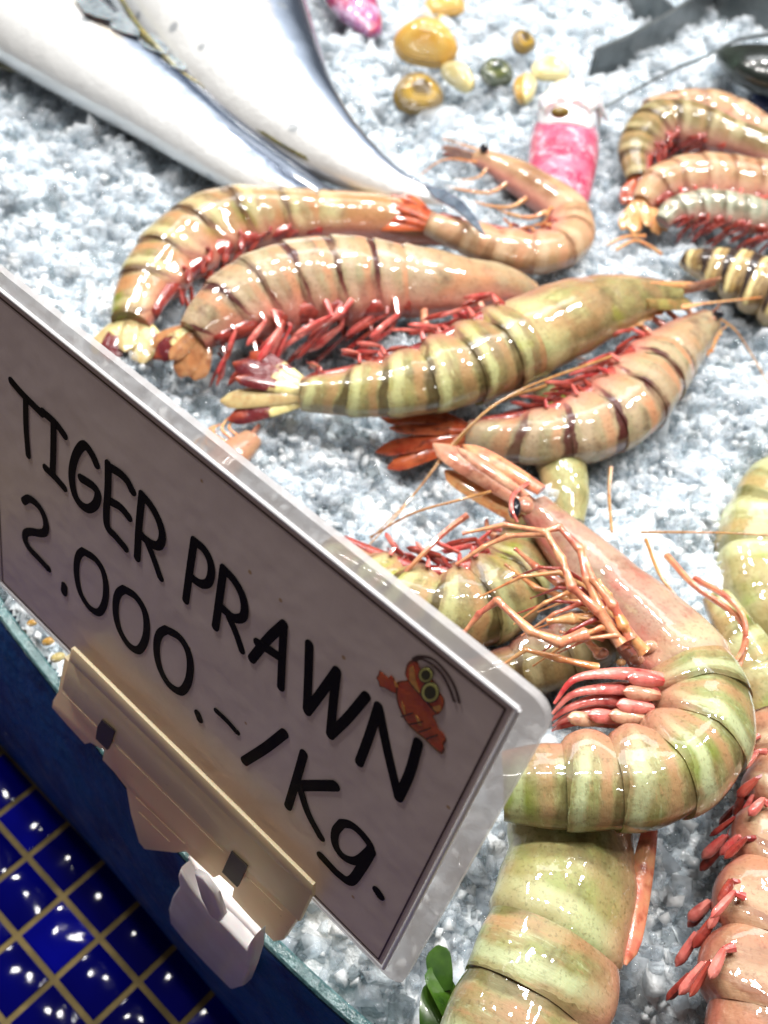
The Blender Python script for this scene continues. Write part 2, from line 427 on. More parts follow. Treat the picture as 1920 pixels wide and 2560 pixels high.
# bed surface (packed ice under the loose chips)
def vnoise(X, Y, cell, seed):
    rg = np.random.RandomState(seed); T = rg.rand(512, 512)
    x = X/cell+137.3; y = Y/cell+71.7; i = np.floor(x).astype(int); j = np.floor(y).astype(int); fx = x-i; fy = y-j
    fx = fx*fx*(3-2*fx); fy = fy*fy*(3-2*fy); g_ = lambda a, b: T[a % 512, b % 512]
    return (g_(i, j)*(1-fx)+g_(i+1, j)*fx)*(1-fy)+(g_(i, j+1)*(1-fx)+g_(i+1, j+1)*fx)*fy
gx = np.arange(-.56, .76, .0019); gy = np.arange(-.10, 1.15, .0019)
GX, GY = np.meshgrid(gx, gy, indexing='ij'); din = inside(GX, GY)
GZ = bedh(GX, GY)-.0035+.0060*(vnoise(GX, GY, .011, 1)-.5)+.0040*np.abs(vnoise(GX+GY*.3, GY-GX*.3, .006, 2)-.5)*2+.0022*(vnoise(GX*.8+GY*.6, GY*.8-GX*.6, .0032, 3)-.5)
nx, ny = GX.shape; ids = np.arange(nx*ny).reshape(nx, ny)
bx, by, bz_ = project(np.stack([GX, GY, GZ], -1).reshape(-1, 3)); vis = ((bx > -300) & (bx < 2250) & (by > -250) & (by < 2850) & (bz_ > .05)).reshape(nx, ny)
ok = (din[:-1, :-1] > .003) & (din[1:, :-1] > .003) & (din[1:, 1:] > .003) & (din[:-1, 1:] > .003) & vis[:-1, :-1]
q = np.stack([ids[:-1, :-1], ids[1:, :-1], ids[1:, 1:], ids[:-1, 1:]], -1)[ok]
me = bpy.data.meshes.new('ice_bed')
me.from_pydata(np.stack([GX, GY, GZ], -1).reshape(-1, 3).tolist(), [], q.tolist()); me.update()
me.materials.append(M_bed); me.polygons.foreach_set('use_smooth', [True]*len(me.polygons))
o = bpy.data.objects.new('ice_bed', me); C.objects.link(o); o['kind'] = 'structure'

CLEAR = .28
def shard_variants(nv=12):
    """angular splinters: 8 corners of a skewed block, some corners cut (10 triangulated quads + cut)"""
    f = np.array([(0,1,2),(1,3,2),(4,6,5),(5,6,7),(0,4,1),(1,4,5),(2,3,6),(3,7,6),(0,2,4),(2,6,4),(1,5,3),(3,5,7)])
    b = np.array([(x, y, z) for x in (-1, 1) for y in (-1, 1) for z in (-1, 1)], float)
    return [b*np.random.uniform(.35, 1.0, b.shape) for k in range(nv)], f
def scatter(name, pts, size, mats, seedrot=0):
    vars_, f = shard_variants(24)
    n_ = len(pts); nvv = vars_[0].shape[0]
    k = np.random.randint(0, len(vars_), n_); base = np.array(vars_)[k]
    ax = np.random.uniform(.55, 1.35, (n_, 1, 3)); base = base*ax*size[:, None, None]
    q = np.random.normal(size=(n_, 4)); q /= np.linalg.norm(q, axis=1)[:, None]
    a, b, c, d = q.T
    Rm = np.stack([1-2*(c*c+d*d), 2*(b*c-a*d), 2*(b*d+a*c), 2*(b*c+a*d), 1-2*(b*b+d*d), 2*(c*d-a*b), 2*(b*d-a*c), 2*(c*d+a*b), 1-2*(b*b+c*c)], -1).reshape(-1, 3, 3)
    vv = np.einsum('nij,nkj->nki', Rm, base)+pts[:, None, :]
    ff = (f[None]+(np.arange(n_)*nvv)[:, None, None]).reshape(-1, 3)
    me = bpy.data.meshes.new(name); me.vertices.add(n_*nvv); me.vertices.foreach_set('co', vv.astype(np.float32).ravel())
    me.loops.add(ff.size); me.loops.foreach_set('vertex_index', ff.ravel().astype(np.int32))
    me.polygons.add(len(ff)); me.polygons.foreach_set('loop_start', np.arange(0, ff.size, 3, dtype=np.int32))
    me.polygons.foreach_set('loop_total', np.full(len(ff), 3, dtype=np.int32))
    me.update(calc_edges=True); me.validate()
    for m_ in mats: me.materials.append(m_)
    rn = np.random.rand(n_)+np.clip((pts[:, 1]-.25)*.9, 0, .22)*(np.random.rand(n_) < .9); mi = np.repeat(np.where(size > .0036, np.where(rn < .2, 1, 2), np.where(rn < .22, 0, np.where(rn < .40, 1, 2))).astype(np.int32), len(f)); me.polygons.foreach_set('material_index', mi)
    o = bpy.data.objects.new(name, me); C.objects.link(o); return o
P = []
X = np.random.uniform(-.55, .75, 330000); Y = np.random.uniform(-.08, 1.2, 330000)
pts = np.stack([X, Y, bedh(X, Y)], -1); px, py, pz = project(pts)
keep = (inside(X, Y) > .006) & (pz > .05) & (px > -160) & (px < 2080) & (py > -160) & (py < 2720)
pts = pts[keep]; pz = pz[keep]
keep = np.random.rand(len(pts)) < np.clip((.50/pz)**1.2, .25, 1)
pts = pts[keep]; pz = pz[keep]
sz = np.clip(np.random.lognormal(math.log(.0019), .42, len(pts)), .0009, .0044)*np.clip(pz/.42, .85, 1.5)
big = np.random.rand(len(pts)) < .035; sz[big] *= 1.9
pts[:, 2] += np.random.uniform(-.0045, .0015, len(pts))
print('ice chips', len(pts))
o = scatter('crushed_ice', pts, sz, [M_ice, M_clear, M_veil]); o['kind'] = 'stuff'
tag(o, 'crushed clear and white ice covering the fish tray', 'ice')

# ------------------------------------------------------------------ prawn builder
TOVIEW = V((0, -math.cos(PITCH), math.sin(PITCH)))
GROUP = 'raw tiger prawns laid on the ice'
def zvar(P, z0):
    return z0
class Body:
    """sampled spine: position, dorsal dir, lateral dir, radius"""
    def __init__(s, pts, side, lat=None, k=10):
        rows = []
        for p in pts:
            x, y, hw, z = p
            wp = D(x, y, z); r = hw*S*depth(x*S, y*S, z)/F
            rows.append((wp.x, wp.y, wp.z, r))
        cr = catmull(rows, k); s.P = [V(c[:3]) for c in cr]; s.r = [float(c[3]) for c in cr]
        s.k = k; d = [0]
        for a, b in zip(s.P, s.P[1:]): d.append(d[-1]+(b-a).length)
        s.d = np.array(d); s.A = np.array([tuple(p) for p in s.P]); s.side = side; s.L = d[-1]
        s.lat = (lat or (UPW*.75+TOVIEW*.65)).normalized()
    def at(s, l):
        f = lambda x: V([float(np.interp(x, s.d, s.A[:, i])) for i in range(3)])
        p = f(l); e = s.L*.02
        a = max(l-e, 0); b = min(l+e, s.L)
        t = (f(b)-f(a)).normalized()
        r = float(np.interp(l, s.d, s.r))
        dd = s.lat.cross(t).normalized()*s.side     # side=+1: dorsal to the left of travel
        la = t.cross(dd).normalized()*s.side
        if la.dot(s.lat) < 0: la = -la
        return p, t, dd, la, r
    def s_of(s, i): return s.d[min(int(i*s.k), len(s.d)-1)]

NS = 36
def ringpts(p, dd, la, r, scal, flat, tfrac, seed):
    out = []
    for j in range(NS):
        th = 2*math.pi*j/NS; c = math.cos(th); sn = math.sin(th)
        c = math.copysign(abs(c)**.93, c); sn = math.copysign(abs(sn)**.84, sn)
        m = 1+.016*math.sin(3*th+seed)+.010*math.sin(7*th+seed*2.3)+.012*math.sin(p.x*310+p.y*270+th)
        a = min(th, 2*math.pi-th)
        m -= .035*math.exp(-((a-2.0)/.10)**2)          # crease where the side plate hinges
        if c < 0:
            wgt = min(1, -c*1.5); cc = c*(1+(scal-1)*wgt)
            sn2 = sn*(1-.22*wgt)
        else: cc = c; sn2 = sn*(1-.09*c)
        out.append(p+dd*r*cc*m+la*r*flat*sn2*m)
    return out

def prawn(label, pts, side, ci, kit_='tan', flat=.78, fan=None, fanmat=None, legs=0, swim=5, swimlen=.55, rostrum=True, eye=True,
          scale_blades=True, nseg=6, swim_m=None, leg_m=None, name='tiger_prawn', fanlen=1.0, fanspread=1.0, group=GROUP, ros_len=1.0, lat=None, feelers=(), head=None, leglen=1.0):
    B = Body(pts, side, lat); ms = K[kit_][0]; mc = K[head or kit_][1]
    rp = B.at(B.L*.5)[0]; root = thing(name, label, 'prawn', V((rp.x, rp.y, 0)), group)
    sc = B.s_of(ci) if ci is not None else B.L
    sd = random.uniform(0, 6)
    # abdomen
    mb = MB(); rings = []; uvs = []
    fr = [0, .155, .325, .50, .67, .82, 1.0] if nseg == 6 else [i/nseg for i in range(nseg+1)]
    for k in range(nseg):
        nr = 11
        for i in range(nr):
            t_ = i/(nr-1); uu = fr[k]+(fr[k+1]-fr[k])*t_
            l = sc*(1-uu); l = max(min(l, B.L), 0.0)
            p, t, dd, la, r = B.at(l)
            m = .962+.058*t_**.9+.010*math.sin(math.pi*t_)
            if i == nr-1: m -= .012
            scal = .80+.24*math.sin(math.pi*min(1, t_*.95+.05))**.6
            if k == nseg-1: scal = .85
            rings.append(ringpts(p-t*r*.0, dd, la, r*m, scal, flat, t_, sd+k*1.1))
            uvs += [(k+min(t_, .999), j/NS) for j in range(NS)]
    def loft(rings, uvs, mb, cap=True):
        vs = [p for r_ in rings for p in r_]; n_ = len(rings)
        fs = [(i*NS+j, i*NS+(j+1) % NS, (i+1)*NS+(j+1) % NS, (i+1)*NS+j) for i in range(n_-1) for j in range(NS)]
        if cap: fs += [tuple(range(NS)), tuple(range((n_-1)*NS, n_*NS))]
        mb.add(vs, fs, uvs)
    loft(rings, uvs, mb); mb.build('abdomen', ms, root, angle=38)
    # carapace
    if ci is not None:
        rings = []; uvs = []; nr = 26
        Lc = B.L-sc
        for i in range(nr):
            t_ = i/(nr-1); p, t, dd, la, r = B.at(sc-Lc*.05+(Lc*1.05)*t_)
            m = 1.05-.03*min(1, t_*8)+.02*math.sin(t_*9+sd)
            if i == 0: m = .97
            groove = -.035*math.exp(-((t_-.48)/.05)**2)
            scal = .92-.1*t_
            rings.append(ringpts(p, dd, la, r*(m+groove), scal, flat*(1-.12*t_), t_, sd))
            uvs += [(t_, j/NS) for j in range(NS)]
        mb = MB(); loft(rings, uvs, mb); mb.build('carapace', mc, root, angle=45)
        p, t, dd, la, r = B.at(B.L)
        pm, tm, dm, lm, rm = B.at(sc+Lc*.45)
        pf, tf, df, lf, rf = B.at(sc+Lc*.86)
        if rostrum:
            top = []; n_ = 16; RL = Lc*.62*ros_len
            for i in range(n_+1):
                f = i/n_; tooth = (.0012 if i % 2 and .15 < f < .8 else 0)
                q = pm.lerp(pf, min(1, f*1.6))+dm.lerp(df, f)*(rm+(rf-rm)*min(1, f*1.6))*.98
                if f > .62: q = q+t*RL*(f-.62)/.38
                top.append((q, tooth*1.2+.0016*(1-f), f))
            lp = [q+df*h for q, h, f in top]+[q-df*.0012*(1-f*.7) for q, h, f in reversed(top)]
            mb = MB(); vs = [x-lm*.0005 for x in lp]+[x+lm*.0005 for x in lp]; n2 = len(lp)
            for i in range(n_):
                a, b, c_, d_ = i, i+1, n2-2-i, n2-1-i
                mb.add([vs[a], vs[b], vs[c_], vs[d_], vs[a+n2], vs[b+n2], vs[c_+n2], vs[d_+n2]],
                       [(0, 1, 2, 3), (4, 5, 6, 7), (0, 1, 5, 4), (2, 3, 7, 6), (0, 3, 7, 4), (1, 2, 6, 5)])
            mb.build('rostrum', M_legor, root, smooth=False)
        if scale_blades:
            for sg in (-1, 1):
                mb = MB()
                a0 = p-t*r*.3+la*sg*r*.35-dd*r*.1
                blade(mb, a0, a0+t*Lc*.30-dd*r*.35*0+la*sg*r*.15, r*.55, dd, 0.10)
                mb.build('antenna_scale', M_scale, root)
        if eye:
            q = pf+df*rf*.30+lf*rf*flat*.85+tf*Lc*.06
            mb = MB(); tube(mb, [q-tf*.003-lf*.002, q], [.0012, .0016], 8); st = mb.build('eye_stalk', M_scale, root)
            mb = MB(); ellipsoid(mb, q+lf*.0012+tf*.001, V((.0026, 0, 0)), V((0, .0026, 0)), V((0, 0, .0026))); mb.build('eye', M_eye, root)
        for i in range(legs):
            f = .08+.75*i/max(1, legs-1) if legs > 1 else .4
            p_, t_, d_, l_, r_ = B.at(sc+Lc*f)
            ln = Lc*random.uniform(.5, .8)*leglen; a0 = p_-d_*r_*.75+l_*r_*.15
            sw = random.uniform(-.2, .5)
            q1 = a0-d_*ln*.35+t_*ln*.15*sw; q2 = q1-d_*ln*.18+t_*ln*(.35+sw*.3)-UPW*.002; q3 = q2+t_*ln*.35-d_*ln*.05*sw-UPW*.003
            mb = MB(); tube(mb, [a0, q1, q2, q3], [r_*.12, r_*.10, r_*.07, r_*.025], 8, sm=3)
            mb.build('walking_leg', leg_m or M_leg, root)
    if swim and kit_ != 'rosy':
        mb = MB(); U_, Ur = [], []
        for i in range(14):
            p_, t_, d_, l_, r_ = B.at(sc*(.04+.95*i/13)); U_.append(p_-d_*r_*.72+l_*r_*.12); Ur.append(r_*.27)
        tube(mb, U_, Ur, 12, sm=2); mb.build('underside', M_swimd, root, angle=0)
    # swimmerets
    for i in range(swim):
        uu = (fr[i]+fr[i+1])/2 if i < nseg else .9
        p_, t_, d_, l_, r_ = B.at(sc*(1-uu))
        for q in range(6):
            ln = r_*swimlen*random.uniform(.75, 1.1)
            a0 = p_-d_*r_*.80+l_*r_*(.50-.18*q)+t_*r_*random.uniform(-.45, .45)
            a1 = a0-d_*ln*random.uniform(.25, .5)-t_*ln*random.uniform(-.1, .25)
            mb = MB(); tube(mb, [a0, a0.lerp(a1, .5), a1], [r_*.07, r_*.06, r_*.045], 7, sm=2)
            a2 = a1+(-d_*random.uniform(.15, .6)+t_*random.uniform(-1.1, -.5)).normalized()*ln*.95-UPW*.001*q
            blade(mb, a1, a2, r_*random.uniform(.05, .09), (l_+d_*random.uniform(-.3, .3)).normalized(), .2)
            mb.build('swimmeret', (swim_m or M_swim) if q % 2 == 0 else M_swimd, root)
    # tail fan
    if fan:
        p0, t0, d0, l0, r0 = B.at(0)
        tgt = D(*fan); ax = (tgt-p0); Lf = ax.length*fanlen; ax.normalize()
        sdv = ax.cross(l0).normalized(); nv = l0
        fm = fanmat or M_fanred
        fms = fm if isinstance(fm, (list, tuple)) else [fm]*5
        for i, (ang, ll, off) in enumerate([(0, .85, .0016), (.28, 1.0, .0004), (-.28, 1.0, .0004), (.55, .92, -.001), (-.55, .92, -.001)]):
            ang *= fanspread
            dv = (ax*math.cos(ang)+sdv*math.sin(ang)).normalized()
            base = p0+sdv*math.sin(ang)*r0*.6+nv*off-ax*r0*.3+t0*0
            mb = MB(); blade(mb, base, base+dv*Lf*ll, r0*(.42 if i == 0 else .62), nv, .12 if i else .02, dome=.07)
            mb.build('telson' if i == 0 else 'tail_blade', fms[i % len(fms)], root)
    for path, rr, m_ in feelers:
        mb = MB(); P_ = [D(*q) for q in path]
        tube(mb, P_, [rr*(1-.6*i/(len(P_)-1)) for i in range(len(P_))], 6, sm=6)
        mb.build('antenna', m_ or M_feeler, root)
    return root, B

def blade(mb, a, b, wd, nrm, bend=.1, nl=10, nw=6, dome=.18):
    """leaf-shaped shell plate with thickness"""
    ax = b-a; L = ax.length; ax = ax.normalized()
    sd = ax.cross(nrm).normalized(); nn = sd.cross(ax).normalized()
    if nn.dot(nrm) < 0: nn = -nn
    vs = []; uv = []
    for i in range(nl+1):
        f = i/nl; wv = wd*(.35+.65*math.sin(math.pi*min(1, f*.62+.12))**.8)*(1 if f < .75 else math.sqrt(max(0.02, 1-((f-.75)/.25)**2)))
        c = a+ax*L*f-nn*L*bend*f*f
        tk = .0009*(1-.5*f)
        for j in range(2*nw):
            th = 2*math.pi*j/(2*nw)
            ridge = .35*tk*(1 if abs(math.cos(th)) < .3 else 0)
            vs.append(c+sd*wv*math.cos(th)+nn*((tk+ridge)*math.sin(th)+wv*dome*(1-math.cos(th)**2)))
            uv.append((f, j/(2*nw)))
    n2 = 2*nw
    fs = [(i*n2+j, i*n2+(j+1) % n2, (i+1)*n2+(j+1) % n2, (i+1)*n2+j) for i in range(nl) for j in range(n2)]
    fs += [tuple(range(n2)), tuple(range(nl*n2, (nl+1)*n2))]
    mb.add(vs, fs, uv)

# ---- the pile in the middle
prawn('long tan prawn curled round the back of the pile, head under the red tail',
      [(285, 700, 46, .010), (325, 612, 68, .011), (395, 535, 82, .012), (490, 482, 84, .012), (610, 466, 66, .012), (700, 468, 58, .012), (800, 472, 58, .011), (900, 490, 48, .010), (980, 510, 30, .009)],
      1, 5, 'tan', fan=(265, 790, .006), fanmat=[M_fancream, M_fan2, M_fancream], legs=0, swim=5, swim_m=M_swimd, eye=False, rostrum=False, scale_blades=False)
prawn('peach prawn with dark brown back bands, belly facing down in the middle of the pile',
      [(420, 728, 44, .017), (485, 680, 78, .020), (570, 635, 98, .022), (670, 612, 104, .023), (780, 608, 100, .023), (880, 612, 84, .022), (985, 618, 72, .019), (1085, 618, 50, .014), (1150, 640, 34, .006)],
      1, 5, 'tanstripe', fan=(335, 815, .008), fanlen=.85, fanmat=[M_fantan, M_fan2, M_fantan, M_fantan], legs=3, swim=6, swimlen=1.0, eye=False, rostrum=False, scale_blades=False)
prawn('olive prawn with yellow bands and ochre head, lying across the front of the pile',
      [(652, 848, 40, .018), (750, 845, 56, .021), (860, 832, 72, .024), (970, 803, 88, .026), (1060, 765, 96, .027), (1130, 728, 96, .028), (1220, 685, 92, .028), (1320, 650, 72, .027), (1400, 635, 48, .025), (1465, 628, 22, .023)],
      -1, 5, 'olive', fan=(470, 812, .016), fanmat=[M_fan2, M_fan2, M_fancream, M_fan2, M_fan2], fanspread=.8, swim=6, swimlen=.8, legs=0, eye=False, ros_len=1.1,
      feelers=[([(1180, 832, .03), (1060, 880, .032), (950, 1000, .02), (860, 1110, .012), (790, 1185, .006)], .0007, None),
               ([(1320, 770, .03), (1110, 850, .034), (985, 950, .026), (900, 1060, .016), (800, 1165, .006)], .0006, None)])
prawn('striped tan prawn right of the olive one, its pink leg row showing',
      [(1010, 935, 34, .010), (1090, 945, 54, .012), (1180, 942, 66, .014), (1270, 922, 80, .015), (1345, 880, 88, .015), (1395, 825, 84, .015), (1440, 770, 72, .014), (1490, 722, 52, .012), (1530, 690, 32, .010)],
      -1, 6, 'tanstripe', fan=(800, 925, .006), fanmat=M_fanred, swim=5, swimlen=.85, legs=4, eye=True, rostrum=True, ros_len=.5, fanspread=.7,
      feelers=[([(1540, 680, .012), (1585, 710, .012), (1620, 760, .006), (1665, 840, .003)], .0006, None)])
prawn('small prawn at the back of the pile with orange beak and curled striped tail',
      [(925, 480, 28, .020), (1000, 508, 40, .018), (1085, 535, 48, .016), (1170, 545, 50, .014), (1230, 515, 52, .013), (1225, 462, 50, .013), (1165, 415, 46, .012), (1110, 380, 40, .011), (1060, 352, 28, .011), (1025, 340, 18, .010)],
      -1, 5, 'peach', fan=(812, 425, .018), fanmat=M_fanred, swim=4, legs=4, swim_m=M_legor, leg_m=M_legor, fanspread=.75, ros_len=.8, leglen=.6,
      feelers=[([(1030, 350, .012), (960, 345, .014), (905, 380, .006)], .0007, M_legor)])
rC = [o for o in C.objects if o.name.startswith('tiger_prawn') and o.parent is None][2]
mb = MB(); blade(mb, D(1370, 616, .034), D(1525, 610, .024), .0020, (UPW*.7+TOVIEW*.7).normalized(), .05); mb.build('antenna_scale', M_legor, rC)
mb = MB(); blade(mb, D(1395, 655, .030), D(1500, 648, .018), .0048, (UPW*.7+TOVIEW*.7).normalized(), .05); mb.build('antenna_scale', M_finy_, rC)
# ---- the big upturned prawn on the right
rootF, BF = prawn('large upturned prawn curled on its back with pink legs and head plates raised',
      [(1085, 1690, 78, .036), (1180, 1690, 98, .038), (1290, 1688, 106, .040), (1400, 1675, 112, .041), (1490, 1620, 112, .040), (1520, 1530, 108, .038), (1472, 1438, 104, .034), (1395, 1350, 94, .031), (1303, 1258, 78, .029), (1216, 1170, 58, .028), (1150, 1095, 38, .028)],
      -1, 6, 'green', head='rose_head', flat=.8, fan=None, swim=0, legs=0, eye=False, rostrum=False, scale_blades=False)
def limb(root, name, path, rad, mat, z=.045, sides=8):
    mb = MB(); P_ = [D(850/S+x/1.5505/S, 1050/S+y/1.5505/S, (p[2] if len(p) > 2 else z)) for p in path for x, y in [p[:2]]]
    n_ = len(P_); rr = rad if isinstance(rad, list) else [rad*(1-.55*i/(n_-1)) for i in range(n_)]
    if name == 'walking_leg':
        Q_, q_ = [], []
        for i in range(n_):
            Q_.append(P_[i]); q_.append(rr[i]*.84)
            if i < n_-1:
                for f, k in ((.12, .76), (.5, .62), (.86, .60)): Q_.append(P_[i].lerp(P_[i+1], f)); q_.append((rr[i]*(1-f)+rr[i+1]*f)*k)
        tube(mb, Q_, q_, 10, flat=.8, sm=2)
    else: tube(mb, P_, [r*.62 for r in rr], sides, flat=.6, sm=4)
    return mb.build(name, mat, root)
MM = .001
for path, rr, m_ in [
    ([(1110, 880), (1010, 740, .050), (960, 620, .053), (930, 500, .055), (850, 415, .056), (790, 432, .056), (640, 405, .052), (475, 440, .046)], 2.3, M_leg),
    ([(1090, 870, .048), (1000, 740, .052), (900, 650, .055), (860, 540, .056), (800, 440, .056), (650, 450, .05), (560, 490, .046), (450, 560, .04)], 2.2, M_leg),
    ([(1010, 830, .046), (950, 830, .048), (850, 860, .05), (740, 820, .05), (610, 700, .05), (540, 750, .045), (480, 825, .04)], 2.6, M_leg),
    ([(1000, 960, .042), (850, 925, .044), (720, 890, .044), (630, 950, .038)], 1.7, M_legor),
    ([(930, 700, .042), (860, 640, .044), (760, 570, .044), (680, 500, .04)], 2.6, M_leg),
    ([(960, 730, .040), (880, 690, .042), (760, 650, .042), (640, 560, .038)], 2.0, M_legor),
    ([(1130, 850, .048), (1060, 720, .052), (980, 620, .054), (930, 480, .055)], 2.4, M_leg),
    ([(1000, 770, .046), (900, 770, .048), (800, 780, .046)], 3.2, M_legor),
    ([(1180, 900, .046), (1100, 800, .050), (1040, 680, .052), (1000, 620, .052)], 2.6, M_legor),
    ([(1000, 900, .042), (940, 840, .044), (850, 820, .044)], 1.8, M_leg)]:
    nn_ = len(path); limb(rootF, 'walking_leg', path, [rr*MM*(1.15-.75*(i/(nn_-1))**1.3) for i in range(nn_)], m_)
for k in range(11):
    f = k/10; bx0, by0 = 960+210*f, 640+250*f
    bend = random.uniform(-40, 60); ln = random.uniform(.7, 1.15)
    pth = [(bx0, by0, .044), (bx0-120*ln, by0-70*ln+bend*.6, .050), (bx0-250*ln, by0-60*ln+bend*1.4, .048), (bx0-400*ln, by0+10*ln+bend*2.0, .038)]
    limb(rootF, 'walking_leg', pth, [1.7*MM, 1.3*MM, .9*MM, .4*MM], random.choice([M_leg, M_legor, M_swimd]))
for x, y, r_ in [(1010, 905, 42), (1040, 820, 34), (1110, 870, 36), (1150, 930, 40), (1090, 940, 26), (1200, 880, 46), (1240, 830, 50)]:
    mb = MB(); c = D(850/S+x/1.5505/S, 1050/S+y/1.5505/S, .040); rr = r_/1.5505*.19/F
    ellipsoid(mb, c, V((rr*1.2, rr*.3, 0)), V((-rr*.2, rr*.9, 0)), V((0, 0, rr*.9))); mb.build('leg_joint', M_scale if r_ > 38 else M_legor, rootF)
for k, path in enumerate([
    [(1250, 1000), (1130, 985), (1000, 985), (900, 1010), (830, 1100)],
    [(1240, 1050), (1120, 1040), (980, 1045), (890, 1070), (822, 1140)],
    [(1220, 1110), (1100, 1085), (980, 1085), (880, 1120), (820, 1165)],
    [(1180, 1150), (1060, 1130), (960, 1130), (870, 1160), (825, 1185)],
    [(1090, 1175), (1000, 1165), (930, 1165), (860, 1185), (822, 1205)]]):
    limb(rootF, 'swimmeret', [(x, y, .041-.003*k+.006*math.sin(i/4*math.pi)) for i, (x, y) in enumerate(path)], [3.3*MM, 3.8*MM, 2.6*MM, 1.7*MM, .7*MM], M_swim)
for k, (x, y) in enumerate([(1190, 1005), (1175, 1060), (1150, 1110), (1120, 1150), (1040, 1150), (960, 1160)]):
    mb = MB(); q0 = D(850/S+(x+60)/1.5505/S, 1050/S+(y+8)/1.5505/S, .045-.0015*k); q1 = D(850/S+(x-75)/1.5505/S, 1050/S+(y-8)/1.5505/S, .0475-.0015*k)
    blade(mb, q0, q1, .0022, (UPW*.6+TOVIEW*.6).normalized(), .05); mb.build('swimmeret', M_scale if k % 2 else M_swim, rootF)
# head plates (antenna scales) that stick out past the eye
for a, b, wd, m_, z in [((1150, 1095), (935, 950), 34, M_scale, .031), ((1170, 1060), (1000, 955), 26, M_leg, .037), ((1120, 1120), (960, 1010), 30, M_legor, .026), ((1140, 1075), (985, 960), 16, M_scale, .041)]:
    mb = MB(); blade(mb, D(a[0], a[1], z), D(b[0], b[1], z-.006), wd*S*.3/F, (UPW*.8+TOVIEW*.5).normalized(), .05)
    mb.build('antenna_scale', m_, rootF)
mb = MB(); ellipsoid(mb, D(1112, 1098, .042), V((.0022, 0, 0)), V((0, .0045, 0)), V((0, 0, .0028))); mb.build('eye', M_eye, rootF)
mb = MB(); ellipsoid(mb, D(1135, 1092, .040), V((.0032, 0, 0)), V((0, .0038, 0)), V((0, 0, .0025))); mb.build('eye_stalk', M_scale, rootF)
for path in [[(490, 1150, .018), (320, 700-560+560, .02)]]: pass
mb = MB(); tube(mb, [D(1145, 1040, .036), D(1110, 1068, .044), D(1105, 1100, .046), D(1118, 1128, .044)], [.0008, .0009, .0008, .0005], 6); mb.build('feeler_base', M_swim, rootF)
for path, rr in [([(1060, 1062, .036), (985, 1082, .038), (890, 1110, .03), (800, 1160, .012)], .0006),
                 ([(1010, 1112, .034), (960, 1150, .030), (905, 1205, .026), (868, 1245, .020)], .0013),
                 ([(1320, 1010, .02), (1316, 1070, .02), (1322, 1150, .022)], .0009),
                 ([(1385, 1150, .02), (1500, 1150, .03), (1580, 1152, .03), (1680, 1158, .03)], .0005),
                 ([(1440, 1200, .03), (1500, 1265, .034), (1590, 1330, .034), (1612, 1380, .034), (1600, 1430, .03), (1580, 1470, .03)], .0013),
                 ([(1500, 1250, .03), (1570, 1290, .036), (1608, 1340, .036), (1605, 1400, .033), (1575, 1450, .03)], .0012),
                 ([(1395, 1165, .028), (1430, 1250, .032), (1500, 1330, .03)], .0008)]:
    mb = MB(); tube(mb, [D(*q) for q in path], [rr*(1-.4*i/(len(path)-1)) for i in range(len(path))], 6, sm=6)
    mb.build('antenna', M_feeler if rr < .0012 else M_leg, rootF)
# ---- around it
prawn('thick olive-green prawn under the big upturned one, running to the bottom edge of the photo',
      [(1010, 2520, 150, .016), (1060, 2400, 160, .018), (1110, 2270, 165, .020), (1160, 2140, 160, .021), (1200, 2020, 155, .021), (1235, 1905, 150, .020), (1240, 1790, 145, .018), (1240, 1690, 130, .014)],
      1, 4, 'green', head='mossy', flat=.72, nseg=3, swim=0, legs=0, rostrum=False, eye=False, scale_blades=False)
mb = MB(); P_ = [D(*q) for q in [(1405, 1790, .022), (1400, 1880, .024), (1385, 1980, .024), (1350, 2085, .022)]]
rG = [o for o in C.objects if o.name.startswith('tiger_prawn') and o.parent is None][-1]
blade(mb, P_[0], P_[-1], .0036, (UPW*.6+TOVIEW*.8).normalized(), .0); mb.build('carapace_edge', M_leg, rG)
prawn('tan prawn half hidden behind the price card, pink leg tips at its upper edge',
      [(700, 1200, 60, .010), (800, 1255, 74, .012), (900, 1300, 86, .014), (1000, 1310, 98, .015), (1085, 1270, 98, .015), (1130, 1200, 80, .014), (1150, 1110, 60, .012)],
      -1, 5, 'olive', flat=.75, swim=5, swimlen=.8, legs=2, rostrum=False, eye=False, scale_blades=False)
prawn('green-headed prawn poking out from under the striped tan one',
      [(1180, 850, 40, .004), (1195, 930, 50, .005), (1208, 1000, 56, .006), (1222, 1070, 50, .006), (1232, 1130, 30, .005)],
      1, 2, 'lime', swim=0, legs=0, rostrum=False, eye=False, scale_blades=False, nseg=3)
prawn('yellow-green prawn at the right edge, partly covered with ice',
      [(1790, 1040, 90, -.004), (1720, 1060, 100, -.003), (1670, 1130, 105, -.003), (1650, 1230, 105, -.002), (1690, 1330, 100, -.001), (1770, 1400, 90, -.001)],
      -1, 3, 'lime', nseg=3, swim=0, legs=0, rostrum=False, eye=False, scale_blades=False)
prawn('bright green prawn tail between the upturned prawn and the right edge',
      [(1545, 1290, 34, .014), (1590, 1370, 52, .015), (1640, 1460, 68, .015), (1680, 1550, 70, .014), (1720, 1640, 60, .012)],
      1, 2, 'lime', nseg=2, swim=0, legs=0, rostrum=False, eye=False, scale_blades=False)
prawn('pink-brown prawn in the bottom right corner with a row of red legs',
      [(1680, 2420, 165, .018), (1660, 2290, 165, .020), (1668, 2150, 160, .021), (1685, 2010, 150, .021), (1702, 1890, 135, .020), (1725, 1770, 118, .018), (1710, 1650, 105, .016), (1670, 1550, 70, .014)],
      -1, 7, 'rosy', flat=.75, swim=6, swimlen=.52, legs=0, rostrum=False, eye=False, scale_blades=False, swim_m=M_swim)
